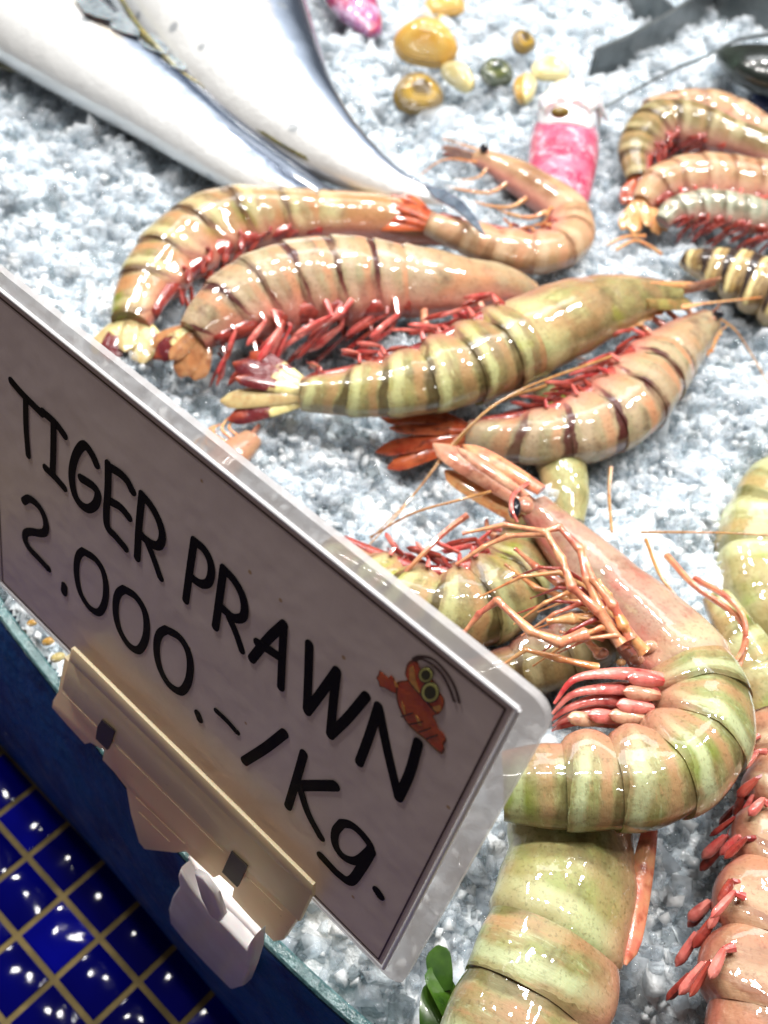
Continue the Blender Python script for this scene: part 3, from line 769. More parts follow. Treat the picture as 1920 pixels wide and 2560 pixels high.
prawn('small orange-legged prawn peeping out between the olive tail and the price card',
      [(330, 1170, 45, .002), (400, 1090, 50, .002), (460, 1020, 46, .003), (510, 975, 38, .003), (545, 945, 26, .003)],
      -1, 2, 'rosy', swim=0, legs=7, rostrum=False, eye=False, leg_m=M_legor, nseg=3)
prawn('added dark brown prawn body standing in for the shade beneath the legs of the upturned one',
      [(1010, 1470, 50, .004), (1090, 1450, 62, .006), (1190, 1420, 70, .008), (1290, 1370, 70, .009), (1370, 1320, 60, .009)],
      -1, 3, 'brown', swim=0, legs=0, rostrum=False, eye=False, scale_blades=False, nseg=3)  # added body, its brown stands in for the shade behind the legs
# upper right cluster
UR = 'prawns heaped at the right edge'
prawn('orange-tan prawn at the back of the right-hand heap',
      [(1400, 236, 24, .014), (1480, 222, 32, .015), (1560, 236, 38, .016), (1640, 284, 42, .016), (1730, 350, 44, .015), (1800, 410, 40, .014)], 1, 4, 'peach', swim=0, legs=0, eye=False, rostrum=False, scale_blades=False, group=UR)
prawn('dark brown-green prawn curled at the left of the right-hand heap',
      [(1378, 390, 24, .012), (1376, 320, 42, .015), (1425, 268, 54, .017), (1505, 276, 54, .018), (1580, 300, 46, .018), (1650, 325, 44, .017), (1740, 370, 40, .015)], 1, 4, 'brown', fan=(1395, 450, .006), fanmat=M_fanred, swim=5, swimlen=.8, swim_m=M_swimd, legs=0, eye=False, rostrum=False, scale_blades=False, group=UR)
prawn('peach prawn with pale ridges in the middle of the right-hand heap',
      [(1388, 440, 26, .012), (1425, 400, 44, .016), (1500, 385, 56, .019), (1590, 392, 58, .020), (1680, 405, 54, .020), (1770, 430, 48, .018)], 1, 4, 'peach', fan=(1400, 510, .006), fanmat=M_legor, swim=5, legs=0, eye=False, rostrum=False, scale_blades=False, group=UR)
prawn('small grey-green prawn tucked below the peach one in the right-hand heap',
      [(1432, 480, 20, .014), (1462, 455, 32, .017), (1530, 448, 42, .019), (1610, 462, 44, .019), (1690, 480, 42, .018), (1770, 500, 36, .016)], 1, 4, 'grey', swim=5, swimlen=1.0, swim_m=M_swimd, legs=0, eye=False, rostrum=False, scale_blades=False, group=UR)
prawn('boldly striped black and yellow prawn at the front of the right-hand heap',
      [(1478, 560, 24, .006), (1530, 575, 46, .009), (1600, 600, 64, .011), (1680, 640, 72, .012), (1760, 690, 66, .011)], 1, 4, 'bold', swim=0, legs=0, eye=False, rostrum=False, scale_blades=False, group=UR)
for path in [[(1330, 540, .004), (1370, 520, .006), (1400, 530, .008), (1430, 550, .006)], [(1310, 530, .003), (1350, 512, .006), (1395, 510, .008)]]:
    mb = MB(); tube(mb, [D(*q) for q in path], [.0009]*len(path), 6); o = mb.build('broken_leg', M_legor, origin=D(*path[1]))
    tag(o, 'thin broken orange prawn leg on the ice left of the right-hand heap' if path[0][0] == 1330 else 'second thin broken leg reaching furthest left on the ice beside the right-hand heap', 'prawn leg')

# ------------------------------------------------------------------ silver fish
def fish_mat(name, back=(.02, .035, .065), edge=.30, drift=0.0):
    t = NT(name); u, v, _ = t.uv()
    nz = t.math('MULTIPLY', t.math('SUBTRACT', t.noise(25, 3), .5), .10)
    x = t.math('ADD', t.math('ABSOLUTE', t.math('SUBTRACT', v, .5)), nz)   # 0.5 = back, 0 = belly
    x = t.math('ADD', x, t.math('MULTIPLY', t.math('SUBTRACT', u, .5), drift))
    st = [(0, (.80, .81, .80)), (edge, (.78, .80, .81)), (edge+.03, (.55, .50, .42)), (edge+.06, (.30, .36, .46)), (edge+.12, back), (1, (.03, .04, .05))]
    b = t.ramp(x, st)
    sp = t.n('ShaderNodeTexVoronoi'); sp.inputs['Scale'].default_value = 42; t.l(t.co(), sp.inputs['Vector'])
    b = t.mix(t.ramp(sp.outputs['Distance'], [(.10, .7), (.17, 0.0)]), b, (.22, .25, .28))
    t.l(b, t.p.inputs['Base Color']); t.set(Roughness=.26, Metallic=.35, Coat_Weight=.8, Coat_Roughness=.08)
    h = t.math('ADD', t.noise(60, 3), t.math('MULTIPLY', t.noise(700, 2), .2))
    t.bump(h, .0012); return t.m
M_fin = limb_mat('fish_fin', (.05, .07, .10), (.12, .15, .19), (.03, .04, .05))
M_finl = limb_mat('fish_finlet', (.14, .17, .19), (.26, .30, .32), (.08, .10, .12))
M_finy = limb_mat('fish_fin_olive', (.22, .19, .06), (.12, .12, .07), (.05, .05, .04))
def fish(label, pts, side, mat, roll=0.0):
    B = Body(pts, side); root = thing('silver_fish', label, 'fish', V((B.P[len(B.P)//2].x, B.P[len(B.P)//2].y, 0)), 'silver fish on the ice')
    rings = []; uv = []; n_ = 40
    for i in range(n_):
        p, t, dd, la, r = B.at(B.L*i/(n_-1))
        d2 = (dd*math.cos(roll)+la*math.sin(roll)); l2 = (la*math.cos(roll)-dd*math.sin(roll))
        ring = []
        for j in range(NS):
            th = 2*math.pi*j/NS; ring.append(p+dd*r*math.cos(th)+la*r*.62*math.sin(th))
            uv.append((i/(n_-1), j/NS))
        rings.append(ring)
    mb = MB(); vs = [p for r_ in rings for p in r_]
    fs = [(i*NS+j, i*NS+(j+1) % NS, (i+1)*NS+(j+1) % NS, (i+1)*NS+j) for i in range(n_-1) for j in range(NS)]+[tuple(range(NS)), tuple(range((n_-1)*NS, n_*NS))]
    mb.add(vs, fs, uv); mb.build('body', mat, root, angle=0)
    return root, B
def finpoly(root, pts, mat, z, thick=.0008, name='fin'):
    mb = MB(); lp = [D(x, y, (q[0] if q else z)) for x, y, *q in pts]
    prism(mb, lp, UPW*thick); return mb.build(name, mat, root, smooth=False)
M_f1 = fish_mat('silver_skin', edge=.31, drift=.45); M_f2 = fish_mat('silver_skin_bluish', (.04, .055, .08), .275)
f1, B1 = fish('silver white fish whose blue-grey back lies against the larger fish',
     [(-330, -250, 150, .020), (-100, -90, 145, .022), (80, 40, 132, .024), (210, 130, 118, .024), (340, 215, 104, .022), (470, 310, 84, .019), (600, 395, 66, .015), (720, 455, 42, .011), (840, 500, 24, .008)], 1, M_f1)
f2, B2 = fish('largest silver fish with spotted white flank and dark blue upper edge',
     [(310, -330, 240, .030), (400, -130, 215, .033), (490, 60, 185, .034), (580, 195, 142, .031), (675, 288, 98, .027), (760, 350, 68, .022), (840, 395, 42, .018), (910, 418, 26, .016), (960, 430, 20, .015)], 1, M_f2)
# forked tail of the larger fish, lying over the small prawn
finpoly(f2, [(915, 404, .022), (960, 412, .026), (1000, 438, .029), (1030, 475, .031), (1048, 512, .031), (1022, 490, .030), (985, 455, .028), (940, 430, .024)], M_fin, .024, name='tail_fin')
finpoly(f2, [(640, 10, .012), (665, 60, .012), (700, 150, .012), (722, 230, .010), (738, 290, .006), (715, 265, .010), (690, 210, .014), (665, 130, .016)], M_fin, .01, name='back_fin')
# line of small finlets on the first fish
for i, (x, y, s_) in enumerate([(190, 12, 1.3), (250, 48, 1.25), (318, 92, 1.1), (365, 132, .9)]):
    z = .047-.003*i
    finpoly(f1, [(x-22*s_, y-10*s_), (x-6*s_, y+12*s_), (x+12*s_, y+19*s_), (x+40*s_, y+26*s_), (x+42*s_, y+12*s_), (x+10*s_, y-16*s_)], M_finl, z, name='finlet')
finpoly(f1, [(-60, 62, .008), (0, 92, .008), (60, 130, .008), (110, 178, .006), (60, 165, .005), (-60, 130, .004)], M_finy, .006, name='belly_fin')
mb = MB(); tube(mb, [D(245, -30, .045), D(300, 60, .044), (D(345, 110, .041)), D(400, 165, .036), D(480, 215, .033), D(560, 280, .030), D(650, 335, .026), D(740, 375, .022), D(800, 400, .019)],
     [.0016, .002, .0018, .0016, .0016, .0015, .0016, .0014, .001], 6, sm=5); mb.build('belly_seam', M_finy, f2)

# ------------------------------------------------------------------ clams
def clam_mat(name, c1, c2, c3):
    t = NT(name); u, v, _ = t.uv()
    w_ = t.n('ShaderNodeMath', operation='SINE'); t.l(t.math('MULTIPLY', u, 60), w_.inputs[0])
    b = t.mix(t.ramp(t.math('ADD', u, t.math('MULTIPLY', t.math('SUBTRACT', t.noise(80, 3), .5), .5)), [(.25, 0.0), (.5, 1.0), (.75, .2)]), c1, c2)
    b = t.mix(t.math('MULTIPLY', t.ramp(w_.outputs[0], [(.45, 0.0), (1, .6)]), .75), b, c3)
    t.l(b, t.p.inputs['Base Color']); t.set(Roughness=.18, Coat_Weight=.7, Coat_Roughness=.07)
    t.bump(w_.outputs[0], .0003); return t.m
M_cy = clam_mat('clam_yellow', (.62, .34, .06), (.70, .45, .12), (.22, .11, .02))
M_cb = clam_mat('clam_brown', (.13, .08, .02), (.58, .36, .03), (.06, .035, .01))
M_cc = clam_mat('clam_cream', (.74, .62, .26), (.78, .70, .42), (.42, .30, .10))
M_cd = clam_mat('clam_dark', (.03, .05, .04), (.12, .14, .03), (.02, .03, .02))
def clam(label, x, y, wpx, ratio, az, tilt, m_, z=.012, m2=None):
    c = D(x, y, z); r = wpx*S*depth(x*S, y*S, z)/F/2
    root = thing('clam', label, 'clam', V((c.x, c.y, 0)), 'clams on the ice at the back')
    rot = Matrix.Rotation(az, 3, 'Z') @ Matrix.Rotation(tilt, 3, 'X')
    for sg in (1, -1):
        vs, fs, uv = [], [], []; nr, na = 9, 24
        for i in range(nr+1):
            f = i/nr
            for j in range(na):
                th = 2*math.pi*j/na
                rr = f*(1+.10*math.cos(2*th)-.06*math.sin(3*th))
                X_ = r*rr*math.cos(th); Y_ = r*ratio*(rr*math.sin(th)+.35*(1-f)**1.5)
                Z_ = sg*(r*.50*math.sqrt(max(0, 1-f*f))+.0002)
                vs.append(c+rot @ V((X_, Y_, Z_))); uv.append((f, j/na))
        for i in range(nr):
            for j in range(na):
                k = (j+1) % na; fs.append((i*na+j, i*na+k, (i+1)*na+k, (i+1)*na+j))
        MB().add(vs, fs, uv).build('valve', m_ if sg > 0 else (m2 or m_), root, angle=0)
clam('plump golden yellow clam, highest of the yellow shells', 920, 95, 128, .85, -.1, 1.05, M_cy, .018)
clam('half brown half yellow clam lying below the plump golden one', 903, 205, 104, .95, .4, .75, M_cb, .014)
clam('narrow cream clam edge between the brown-yellow clam and the dark shell', 990, 165, 95, .6, -.85, 1.1, M_cc, .010, M_cb)
clam('black-green clam right of the narrow cream one', 1072, 158, 74, 1.0, .6, .5, M_cd, .012)
clam('tall cream clam standing on edge next to the pink squid', 1135, 190, 100, .55, 1.5, 1.2, M_cc, .012, M_cy)
clam('pale yellow clam just right of the tall cream one', 1188, 150, 76, .9, .2, .4, M_cc, .014)
clam('small dark brown clam above the tall cream one', 1130, 92, 60, 1.0, .9, .6, M_cb, .014, M_cd)
clam('half buried tan clam at the top edge of the photo', 960, 12, 86, .8, .5, .4, M_cy, .010)
clam('reddish tan half buried shell left of the top clam', 935, 42, 60, .8, .1, .4, M_cb, .004)

# ------------------------------------------------------------------ squid
def squid_mat(name, c1, c2, c3):
    t = NT(name)
    b = t.mix(t.ramp(t.noise(60, 4, .7), [(.40, 0.0), (.58, 1.0)]), c1, c2)
    b = t.mix(t.ramp(t.noise(110, 4, .7), [(.52, 0.0), (.66, 1.0)]), b, c3)
    t.l(b, t.p.inputs['Base Color']); t.set(Roughness=.2, Coat_Weight=.8, Coat_Roughness=.08, Subsurface_Weight=.3, Subsurface_Scale=.006)
    t.bump(t.noise(160, 4), .002); return t.m
M_sq = squid_mat('squid_pink', (.42, .03, .09), (.50, .14, .22), (.62, .48, .54))
M_sqp = squid_mat('squid_purple', (.40, .04, .08), (.22, .05, .20), (.55, .40, .55))
M_white = squid_mat('squid_white', (.88, .86, .88), (.80, .78, .82), (.92, .90, .90))
def squid(label, pts, head, arms, mat, eyepos=None):
    c = D(*pts[0][:2], 0); root = thing('squid', label, 'squid', c)
    mb = MB(); P_ = [D(x, y, z) for x, y, hw, z in pts]; R_ = [hw*S*depth(x*S, y*S, z)/F for x, y, hw, z in pts]
    tube(mb, P_, R_, 20, flat=.6, sm=6); mb.build('mantle', mat, root, angle=0)
    if head:
        mb = MB()
        P_ = [D(x, y, z) for x, y, hw, z in head]; R_ = [hw*S*depth(x*S, y*S, z)/F for x, y, hw, z in head]
        tube(mb, P_, R_, 18, flat=.7, sm=6); mb.build('head', M_white, root, angle=0)
    for a in arms:
        mb = MB(); tube(mb, [D(*q) for q in a], [.0042*(1-.75*i/(len(a)-1)) for i in range(len(a))], 8, sm=5); mb.build('arm', M_white, root)
    if eyepos:
        mb = MB(); ellipsoid(mb, D(*eyepos), V((.005, .001, 0)), V((0, .003, 0)), V((0, 0, .003))); mb.build('eye', simple('squid_eye', (.20, .13, .03), .15), root)
squid('pink squid with a bulging white head, lying behind the pile',
      [(1205, 470, 30, .006), (1205, 440, 62, .010), (1210, 390, 72, .012), (1218, 330, 76, .014), (1222, 285, 70, .015), (1222, 262, 50, .015)],
      [(1222, 290, 56, .018), (1224, 255, 62, .022), (1226, 225, 58, .020), (1228, 200, 40, .016)],
      [[(1190, 235, .03), (1175, 215, .03), (1168, 250, .02), (1160, 290, .008)], [(1245, 230, .032), (1252, 190, .03), (1250, 160, .02), (1256, 130, .01)],
       [(1260, 240, .03), (1290, 225, .026), (1295, 270, .012)], [(1210, 225, .032), (1200, 200, .028), (1215, 190, .02)], [(1265, 230, .03), (1283, 208, .026), (1300, 240, .016), (1310, 260, .008)]],
      M_sq, (1210, 243, .042))
squid('purple-red squid half under ice at the top of the photo beside the large fish',
      [(730, -90, 40, .02), (745, -30, 56, .018), (765, 10, 54, .014), (790, 45, 40, .010), (810, 75, 18, .006)], None, [], M_sqp)

# ------------------------------------------------------------------ metal dividers and dark shell at the back
t = NT('brushed_steel'); t.l(t.mix(t.ramp(t.noise(60, 4), [(.4, 0.0), (.65, 1.0)]), (.13, .145, .15), (.07, .085, .09)), t.p.inputs['Base Color'])
t.set(Metallic=.5, Roughness=.35); t.bump(t.noise(300, 3), .0005); M_steel = t.m
def wall(label, ppx, z0, z1, th, name='tray_divider'):
    mb = MB(); P_ = [D(x, y, 0) for x, y in ppx]
    for a, b in zip(P_, P_[1:]):
        dv = (b-a).normalized(); sd = dv.cross(UPW)*th*.5
        lp = [a-sd, b-sd, b+sd, a+sd]
        prism(mb, [V((p.x, p.y, z0)) for p in lp], UPW*(z1-z0))
    o = mb.build(name, M_steel, smooth=False, origin=P_[0]); tag(o, label, 'tray divider', 'grey steel tray dividers'); return o
wall('long grey steel divider rising from the ice towards the top right', [(1272, 172), (1345, 140), (1425, 92), (1528, 22), (1560, -10)], -.01, .020, .003)
wall('short steel divider plate meeting the long one from the upper left', [(1335, 5), (1400, 38), (1438, 72)], -.008, .018, .0025)
wall('steel divider plate running right from the corner of the long one', [(1530, 14), (1600, 52), (1680, 92)], -.01, .024, .003)
mb = MB(); tube(mb, [D(*q) for q in [(1300, 235, .006), (1380, 190, .014), (1460, 148, .018), (1530, 120, .020), (1590, 88, .026), (1680, 72, .03)]], [.0008, .001, .001, .001, .0012, .0012], 6, sm=6)
o = mb.build('loose_antenna', M_steel, origin=D(1460, 148, 0)); tag(o, 'long thin grey feeler arching over the ice towards the dark mussel', 'antenna')
t = NT('mussel_black'); t.l(t.mix(t.ramp(t.noise(50, 3), [(.45, 0.0), (.7, 1.0)]), (.010, .014, .012), (.03, .045, .035)), t.p.inputs['Base Color']); t.set(Roughness=.25, Coat_Weight=.5)
rt = thing('mussel', 'large black-green mussel shell at the right edge of the ice', 'mussel', D(1650, 130, 0))
mb = MB(); tube(mb, [D(1562, 118, .012), D(1600, 128, .020), D(1660, 150, .026), D(1740, 180, .024)], [.006, .017, .024, .018], 18, flat=.55, sm=6); mb.build('shell', t.m, rt, angle=0)
mb = MB(); tube(mb, [D(1590, 160, .006), D(1640, 188, .010), D(1700, 215, .010)], [.003, .006, .008], 12, flat=.6, sm=5); mb.build('shell_lip', simple('mussel_lip', (.10, .09, .13), .2, .5, 90), rt)
rt = thing('shell_piece', 'small dark blue shell piece below the black mussel', 'shell', D(1650, 215, 0))
mb = MB(); ellipsoid(mb, D(1652, 216, .008), V((.010, 0, 0)), V((0, .013, 0)), V((0, 0, .008))); mb.build('shell', simple('blue_shell', (.02, .035, .11), .2, .5, 90), rt)

# green leaf scraps by the sign corner
t = NT('leaf_green'); t.l(t.mix(t.ramp(t.noise(120, 3), [(.4, 0.0), (.65, 1.0)]), (.015, .05, .006), (.05, .12, .01)), t.p.inputs['Base Color']); t.set(Roughness=.25, Coat_Weight=.5)
for i, (a, b, wd, z) in enumerate([((985, 2215), (958, 2085), 26, .006), ((930, 2235), (950, 2120), 22, .004), ((960, 2140), (935, 2050), 20, .006)]):
    mb = MB(); blade(mb, D(a[0], a[1], z), D(b[0], b[1], z+.004), wd*1.5*S*.27/F, (UPW*.5+TOVIEW*.3+V((.5-.5*i, .3, 0))).normalized(), .35, dome=-.25)
    o = mb.build('leaf', t.m, origin=D(a[0], a[1], 0))
    tag(o, ['wide green leaf nearest the thick olive prawn at the bottom edge', 'green leaf scrap touching the lower corner of the price card', 'small green leaf tip above the two larger leaves'][i], 'leaf', 'green leaves in the ice')
# yellowish pieces between sign and glass
for i, (x, y, s_) in enumerate([(105, 1385, 14), (125, 1420, 16), (70, 1345, 12)]):
    mb = MB(); c = D(x, y, -.004); rr = s_*S*.3/F
    ellipsoid(mb, c, V((rr, rr*.6, 0)), V((-rr*.4, rr*.7, 0)), V((0, 0, rr*.6)), 12, 7); o = mb.build('shell_fragment', M_cy if i != 1 else M_cc, origin=c)
    tag(o, ['tan shell fragment, middle one behind the glass edge left of the beige clip', 'cream shell fragment behind the glass, closest to the beige clip', 'small tan fragment behind the glass under the card, farthest from the beige clip'][i], 'shell fragment')

# ------------------------------------------------------------------ price card
dwn = M @ V((-.223, .732, .643)).normalized(); wdr = M @ V((-.7355, -.5594, .3822)).normalized()
wdr = (wdr-dwn*wdr.dot(dwn)).normalized(); upS = -dwn
BR = CAM+M @ (V((-.0046, .4646, 1))*.25)
nS = wdr.cross(upS).normalized()
if nS.dot(CAM-BR) < 0: nS = -nS
CW, CH = .1675, .1084
def sg(px, py, off=0.0):
    """photo pixel -> point on the card plane (off metres in front of it)"""
    r = ray(px, py); t = (BR+nS*off-CAM).dot(nS)/r.dot(nS); return CAM+r*t
def sc_(s, t_, off=0.0): return BR+wdr*s+upS*t_+nS*off
def plastic():
    t = NT('frosted_plastic'); t.p.inputs['Base Color'].default_value = (.50, .49, .50, 1)
    t.l(t.ramp(t.noise(90, 4), [(.3, .12), (.7, .42)]), t.p.inputs['Roughness']); t.set(Specular_IOR_Level=.6)
    tr = t.n('ShaderNodeBsdfTranslucent'); tr.inputs[0].default_value = (.86, .84, .84, 1)
    mx = t.n('ShaderNodeMixShader'); mx.inputs[0].default_value = .35
    t.l(t.p.outputs[0], mx.inputs[1]); t.l(tr.outputs[0], mx.inputs[2])
    tp = t.n('ShaderNodeBsdfTransparent'); m3 = t.n('ShaderNodeMixShader'); m3.inputs[0].default_value = .42
    t.l(mx.outputs[0], m3.inputs[1]); t.l(tp.outputs[0], m3.inputs[2]); t.l(m3.outputs[0], t.out.inputs[0])
    t.bump(t.noise(160, 4), .0006); return t.m
M_pl = plastic()
sign = thing('price_sign', 'white price card in a clear plastic sleeve reading TIGER PRAWN 2.000.-/Kg.', 'price sign', sc_(CW/2, 0))
def rrect(x0, y0, x1, y1, r, off):
    out = []
    for cx, cy, a0 in ((x1-r, y1-r, 0), (x0+r, y1-r, 90), (x0+r, y0+r, 180), (x1-r, y0+r, 270)):
        for k in range(9):
            a = math.radians(a0+k*90/8); out.append(sc_(cx+r*math.cos(a), cy+r*math.sin(a), off))
    return out
mb = MB(); prism(mb, rrect(-.0082, -.0050, CW+.006, CH+.0069, .0055, -.0022), nS*.0020); mb.build('sleeve', M_pl, sign, smooth=False)
t = NT('card_print'); b = t.mix(t.ramp(t.noise(900, 3), [(.45, 0.0), (.62, .25)]), (.74, .63, .61), (.68, .57, .55))
sp = t.n('ShaderNodeTexVoronoi'); sp.inputs['Scale'].default_value = 75; t.l(t.co(), sp.inputs['Vector'])
b = t.mix(t.ramp(sp.outputs['Distance'], [(.035, .8), (.055, 0.0)]), b, (.42, .24, .08))
t.l(b, t.p.inputs['Base Color']); t.set(Roughness=.32, Specular_IOR_Level=.35); t.bump(t.noise(60, 2), .0006)
mb = MB(); prism(mb, rrect(-.0014, -.0012, CW+.0012, CH+.0012, .0004, -.0001), nS*.0005); mb.build('card', t.m, sign, smooth=False)
# raised bright ridge of the sleeve
rp = [sc_(-.0022, -.0018, .0002), sc_(-.0022, CH+.0020, .0002), sc_(CW+.002, CH+.0020, .0002), sc_(CW+.002, -.0018, .0002), sc_(-.0022, -.0018, .0002)]
mb = MB()
for a, b in zip(rp, rp[1:]): tube(mb, [a, b], [.0006, .0006], 10, sm=0)
t = NT('sleeve_ridge'); t.set(Base_Color=(.86, .87, .90, 1), Roughness=.10, Coat_Weight=1.0); mb.build('sleeve_ridge', t.m, sign, angle=60)
M_ink = simple('black_ink', (.006, .005, .006), .6, .2, Specular_IOR_Level=.1)
M_line = simple('brown_ink', (.06, .03, .02), .4, .2)
mb = MB(); lw = .00022
for (a, b) in (((0, 0), (0, CH)), ((0, CH), (CW, CH)), ((CW, CH), (CW, 0)), ((CW, 0), (0, 0))):
    A = V((a[0], a[1])); B_ = V((b[0], b[1])); dv = (B_-A).normalized()*lw; nv = V((-dv.y, dv.x))
    q = [A-dv-nv, B_+dv-nv, B_+dv+nv, A-dv+nv]
    prism(mb, [sc_(p.x, p.y, .0004) for p in q], nS*.00012)
mb.build('border_line', M_line, sign, smooth=False)
def toS(p):
    d_ = p-BR; return V((d_.dot(wdr), d_.dot(upS)))
layer = [0]
def stroke(mb, path, hw, o, s, closed=False, off=.00045, th=.00012):
    P_ = [toS(sg(o[0]+x/s, o[1]+y/s, off)) for x, y in path]
    Q = catmull([(p.x, p.y, 0) for p in P_], 8) if len(P_) > 2 else [np.array((P_[0].x, P_[0].y, 0)), np.array((P_[1].x, P_[1].y, 0))]
    Q = [V((q[0], q[1])) for q in Q]
    layer[0] += 1; z = off+layer[0] % 12*.000012
    L_, R_ = [], []
    for i, p in enumerate(Q):
        if closed and i in (0, len(Q)-1): tn = Q[1]-Q[-2]
        else: tn = Q[min(i+1, len(Q)-1)]-Q[max(i-1, 0)]
        tn.normalize(); nv = V((-tn.y, tn.x)); L_.append(p+nv*hw); R_.append(p-nv*hw)
    n_ = len(Q); vs = [sc_(p.x, p.y, z) for p in L_]+[sc_(p.x, p.y, z) for p in R_]
    vs += [v+nS*th for v in vs]; m = 2*n_
    for i in range(n_-1):
        a = [L_[i], L_[i+1], R_[i+1], R_[i]]
        q = [i, i+1, n_+i+1, n_+i]
        mb.add([vs[k] for k in q]+[vs[k+m] for k in q], [(0, 1, 2, 3), (4, 5, 6, 7), (0, 1, 5, 4), (2, 3, 7, 6)])
    if not closed:
        for c in (Q[0], Q[-1]):
            layer[0] += 1; z2 = off+layer[0] % 12*.000012+.000006
            prism(mb, [sc_(c.x+hw*math.cos(a*math.pi/8), c.y+hw*math.sin(a*math.pi/8), z2) for a in range(16)], nS*th)
c1 = ((0, 900), 3.318); c2 = ((400, 1300), 3.318); c3 = ((650, 1600), 3.318); c4 = ((0, 1150), 3.318); c5 = ((450, 1700), 2.765)
line1 = [
 ('letter_t', c1, [([(95, 175), (190, 285), (345, 440)], 1), ([(215, 330), (218, 560), (236, 790)], .88)]),
 ('letter_i', c1, [([(360, 430), (465, 525), (540, 625)], 1), ([(448, 520), (446, 720), (440, 930)], .95), ([(378, 895), (460, 975), (535, 1060)], 1)]),
 ('letter_g', c1, [([(803, 865), (765, 780), (700, 705), (640, 770), (605, 880), (598, 990), (620, 1110), (670, 1195), (735, 1232), (795, 1195), (815, 1110), (780, 1050), (725, 1010), (675, 980)], 1.08)]),
 ('letter_e', c1, [([(900, 862), (898, 1060), (885, 1260), (895, 1385), (960, 1460), (1045, 1560)], 1.02), ([(905, 880), (1000, 940), (1062, 1005), (1103, 1090)], 1.02), ([(905, 1165), (1000, 1220), (1072, 1305)], 1.02)]),
 ('letter_r', c1, [([(1180, 1115), (1155, 1370), (1140, 1640)], 1), ([(1185, 1120), (1260, 1215), (1320, 1330), (1350, 1450), (1330, 1530), (1285, 1535), (1215, 1490), (1170, 1445)], 1.03), ([(1225, 1510), (1280, 1650), (1335, 1808)], .9)]),
 ('letter_p', c2, [([(285, 170), (245, 440), (215, 665)], .98), ([(290, 175), (365, 240), (415, 330), (428, 430), (405, 515), (350, 530), (295, 500), (255, 465)], 1.0)]),
 ('letter_r', c2, [([(530, 400), (500, 620), (463, 885)], 1.0), ([(535, 405), (620, 500), (685, 620), (706, 735), (688, 805), (620, 812), (555, 760), (505, 715)], 1.02), ([(575, 810), (632, 940), (680, 1080)], .9)]),
 ('letter_a', c2, [([(1030, 865), (900, 985), (765, 1150)], 1.05), ([(1030, 865), (1018, 1100), (1005, 1385)], .95), ([(812, 1015), (900, 1070), (1000, 1135)], 1.05)]),
 ('letter_w', c3, [([(410, 35), (402, 300), (390, 580)], 1), ([(395, 590), (500, 450), (640, 255)], 1.02), ([(640, 255), (612, 500), (585, 780)], 1), ([(588, 785), (730, 645), (882, 465)], 1.02)]),
 ('letter_n', c3, [([(825, 1015), (905, 800), (985, 550)], 1.0), ([(985, 550), (1055, 900), (1150, 1305)], 1), ([(1155, 1300), (1245, 1100), (1315, 850)], 1.03)]),
]
line2 = [
 ('digit_two', c4, [([(202, 340), (245, 320), (310, 365), (360, 440), (385, 530), (375, 595), (330, 605), (270, 595), (218, 605), (212, 665), (250, 735), (330, 820), (403, 900)], 1.05)]),
 ('digit_zero', c4, [([(690, 755), (790, 820), (855, 920), (880, 1045), (870, 1180), (822, 1262), (745, 1225), (672, 1110), (640, 985), (636, 870), (655, 790), (690, 755)], 1.0)]),
 ('digit_zero', c4, [([(1030, 1070), (1125, 1130), (1195, 1240), (1218, 1360), (1205, 1490), (1152, 1575), (1075, 1540), (1003, 1430), (966, 1310), (962, 1185), (985, 1105), (1030, 1070)], 1.05)]),
 ('digit_zero', c4, [([(1380, 1405), (1485, 1465), (1555, 1570), (1580, 1700), (1562, 1840), (1502, 1918), (1412, 1870), (1342, 1760), (1306, 1640), (1302, 1520), (1328, 1440), (1380, 1405)], 1.05)]),
 ('full_stop', c4, [([(537, 1045), (533, 1095)], 1.15)]),
 ('full_stop', c2, [([(315, 1605), (332, 1650)], 1.05)]),
 ('dash', c2, [([(470, 1580), (560, 1665), (645, 1762)], .72)]),
 ('slash', c5, [([(448, 560), (590, 470), (722, 368)], 1.15)]),
 ('letter_k', c3, [([(365, 942), (305, 1150), (235, 1378)], 1.05), ([(330, 1207), (480, 1205), (625, 1207)], 1.25), ([(335, 1230), (400, 1430), (510, 1640)], .95)]),
 ('letter_g', c5, [([(1120, 990), (1075, 1050), (1075, 1140), (1130, 1220), (1215, 1250), (1290, 1200), (1318, 1150), (1250, 1055), (1180, 1000), (1120, 990)], 1.0), ([(1325, 1180), (1260, 1290), (1180, 1388), (1100, 1345), (1035, 1280), (975, 1215)], 1.12)]),
 ('full_stop', c5, [([(1362, 1455), (1386, 1490)], 1.1)]),
]
for nm, (o_, s_), strokes in line1+line2:
    mb = MB()
    for path, wf in strokes: stroke(mb, path, .00128*wf, o_, s_, closed=(len(path) > 6 and path[0] == path[-1]))
    mb.build(nm, M_ink, sign, smooth=False)
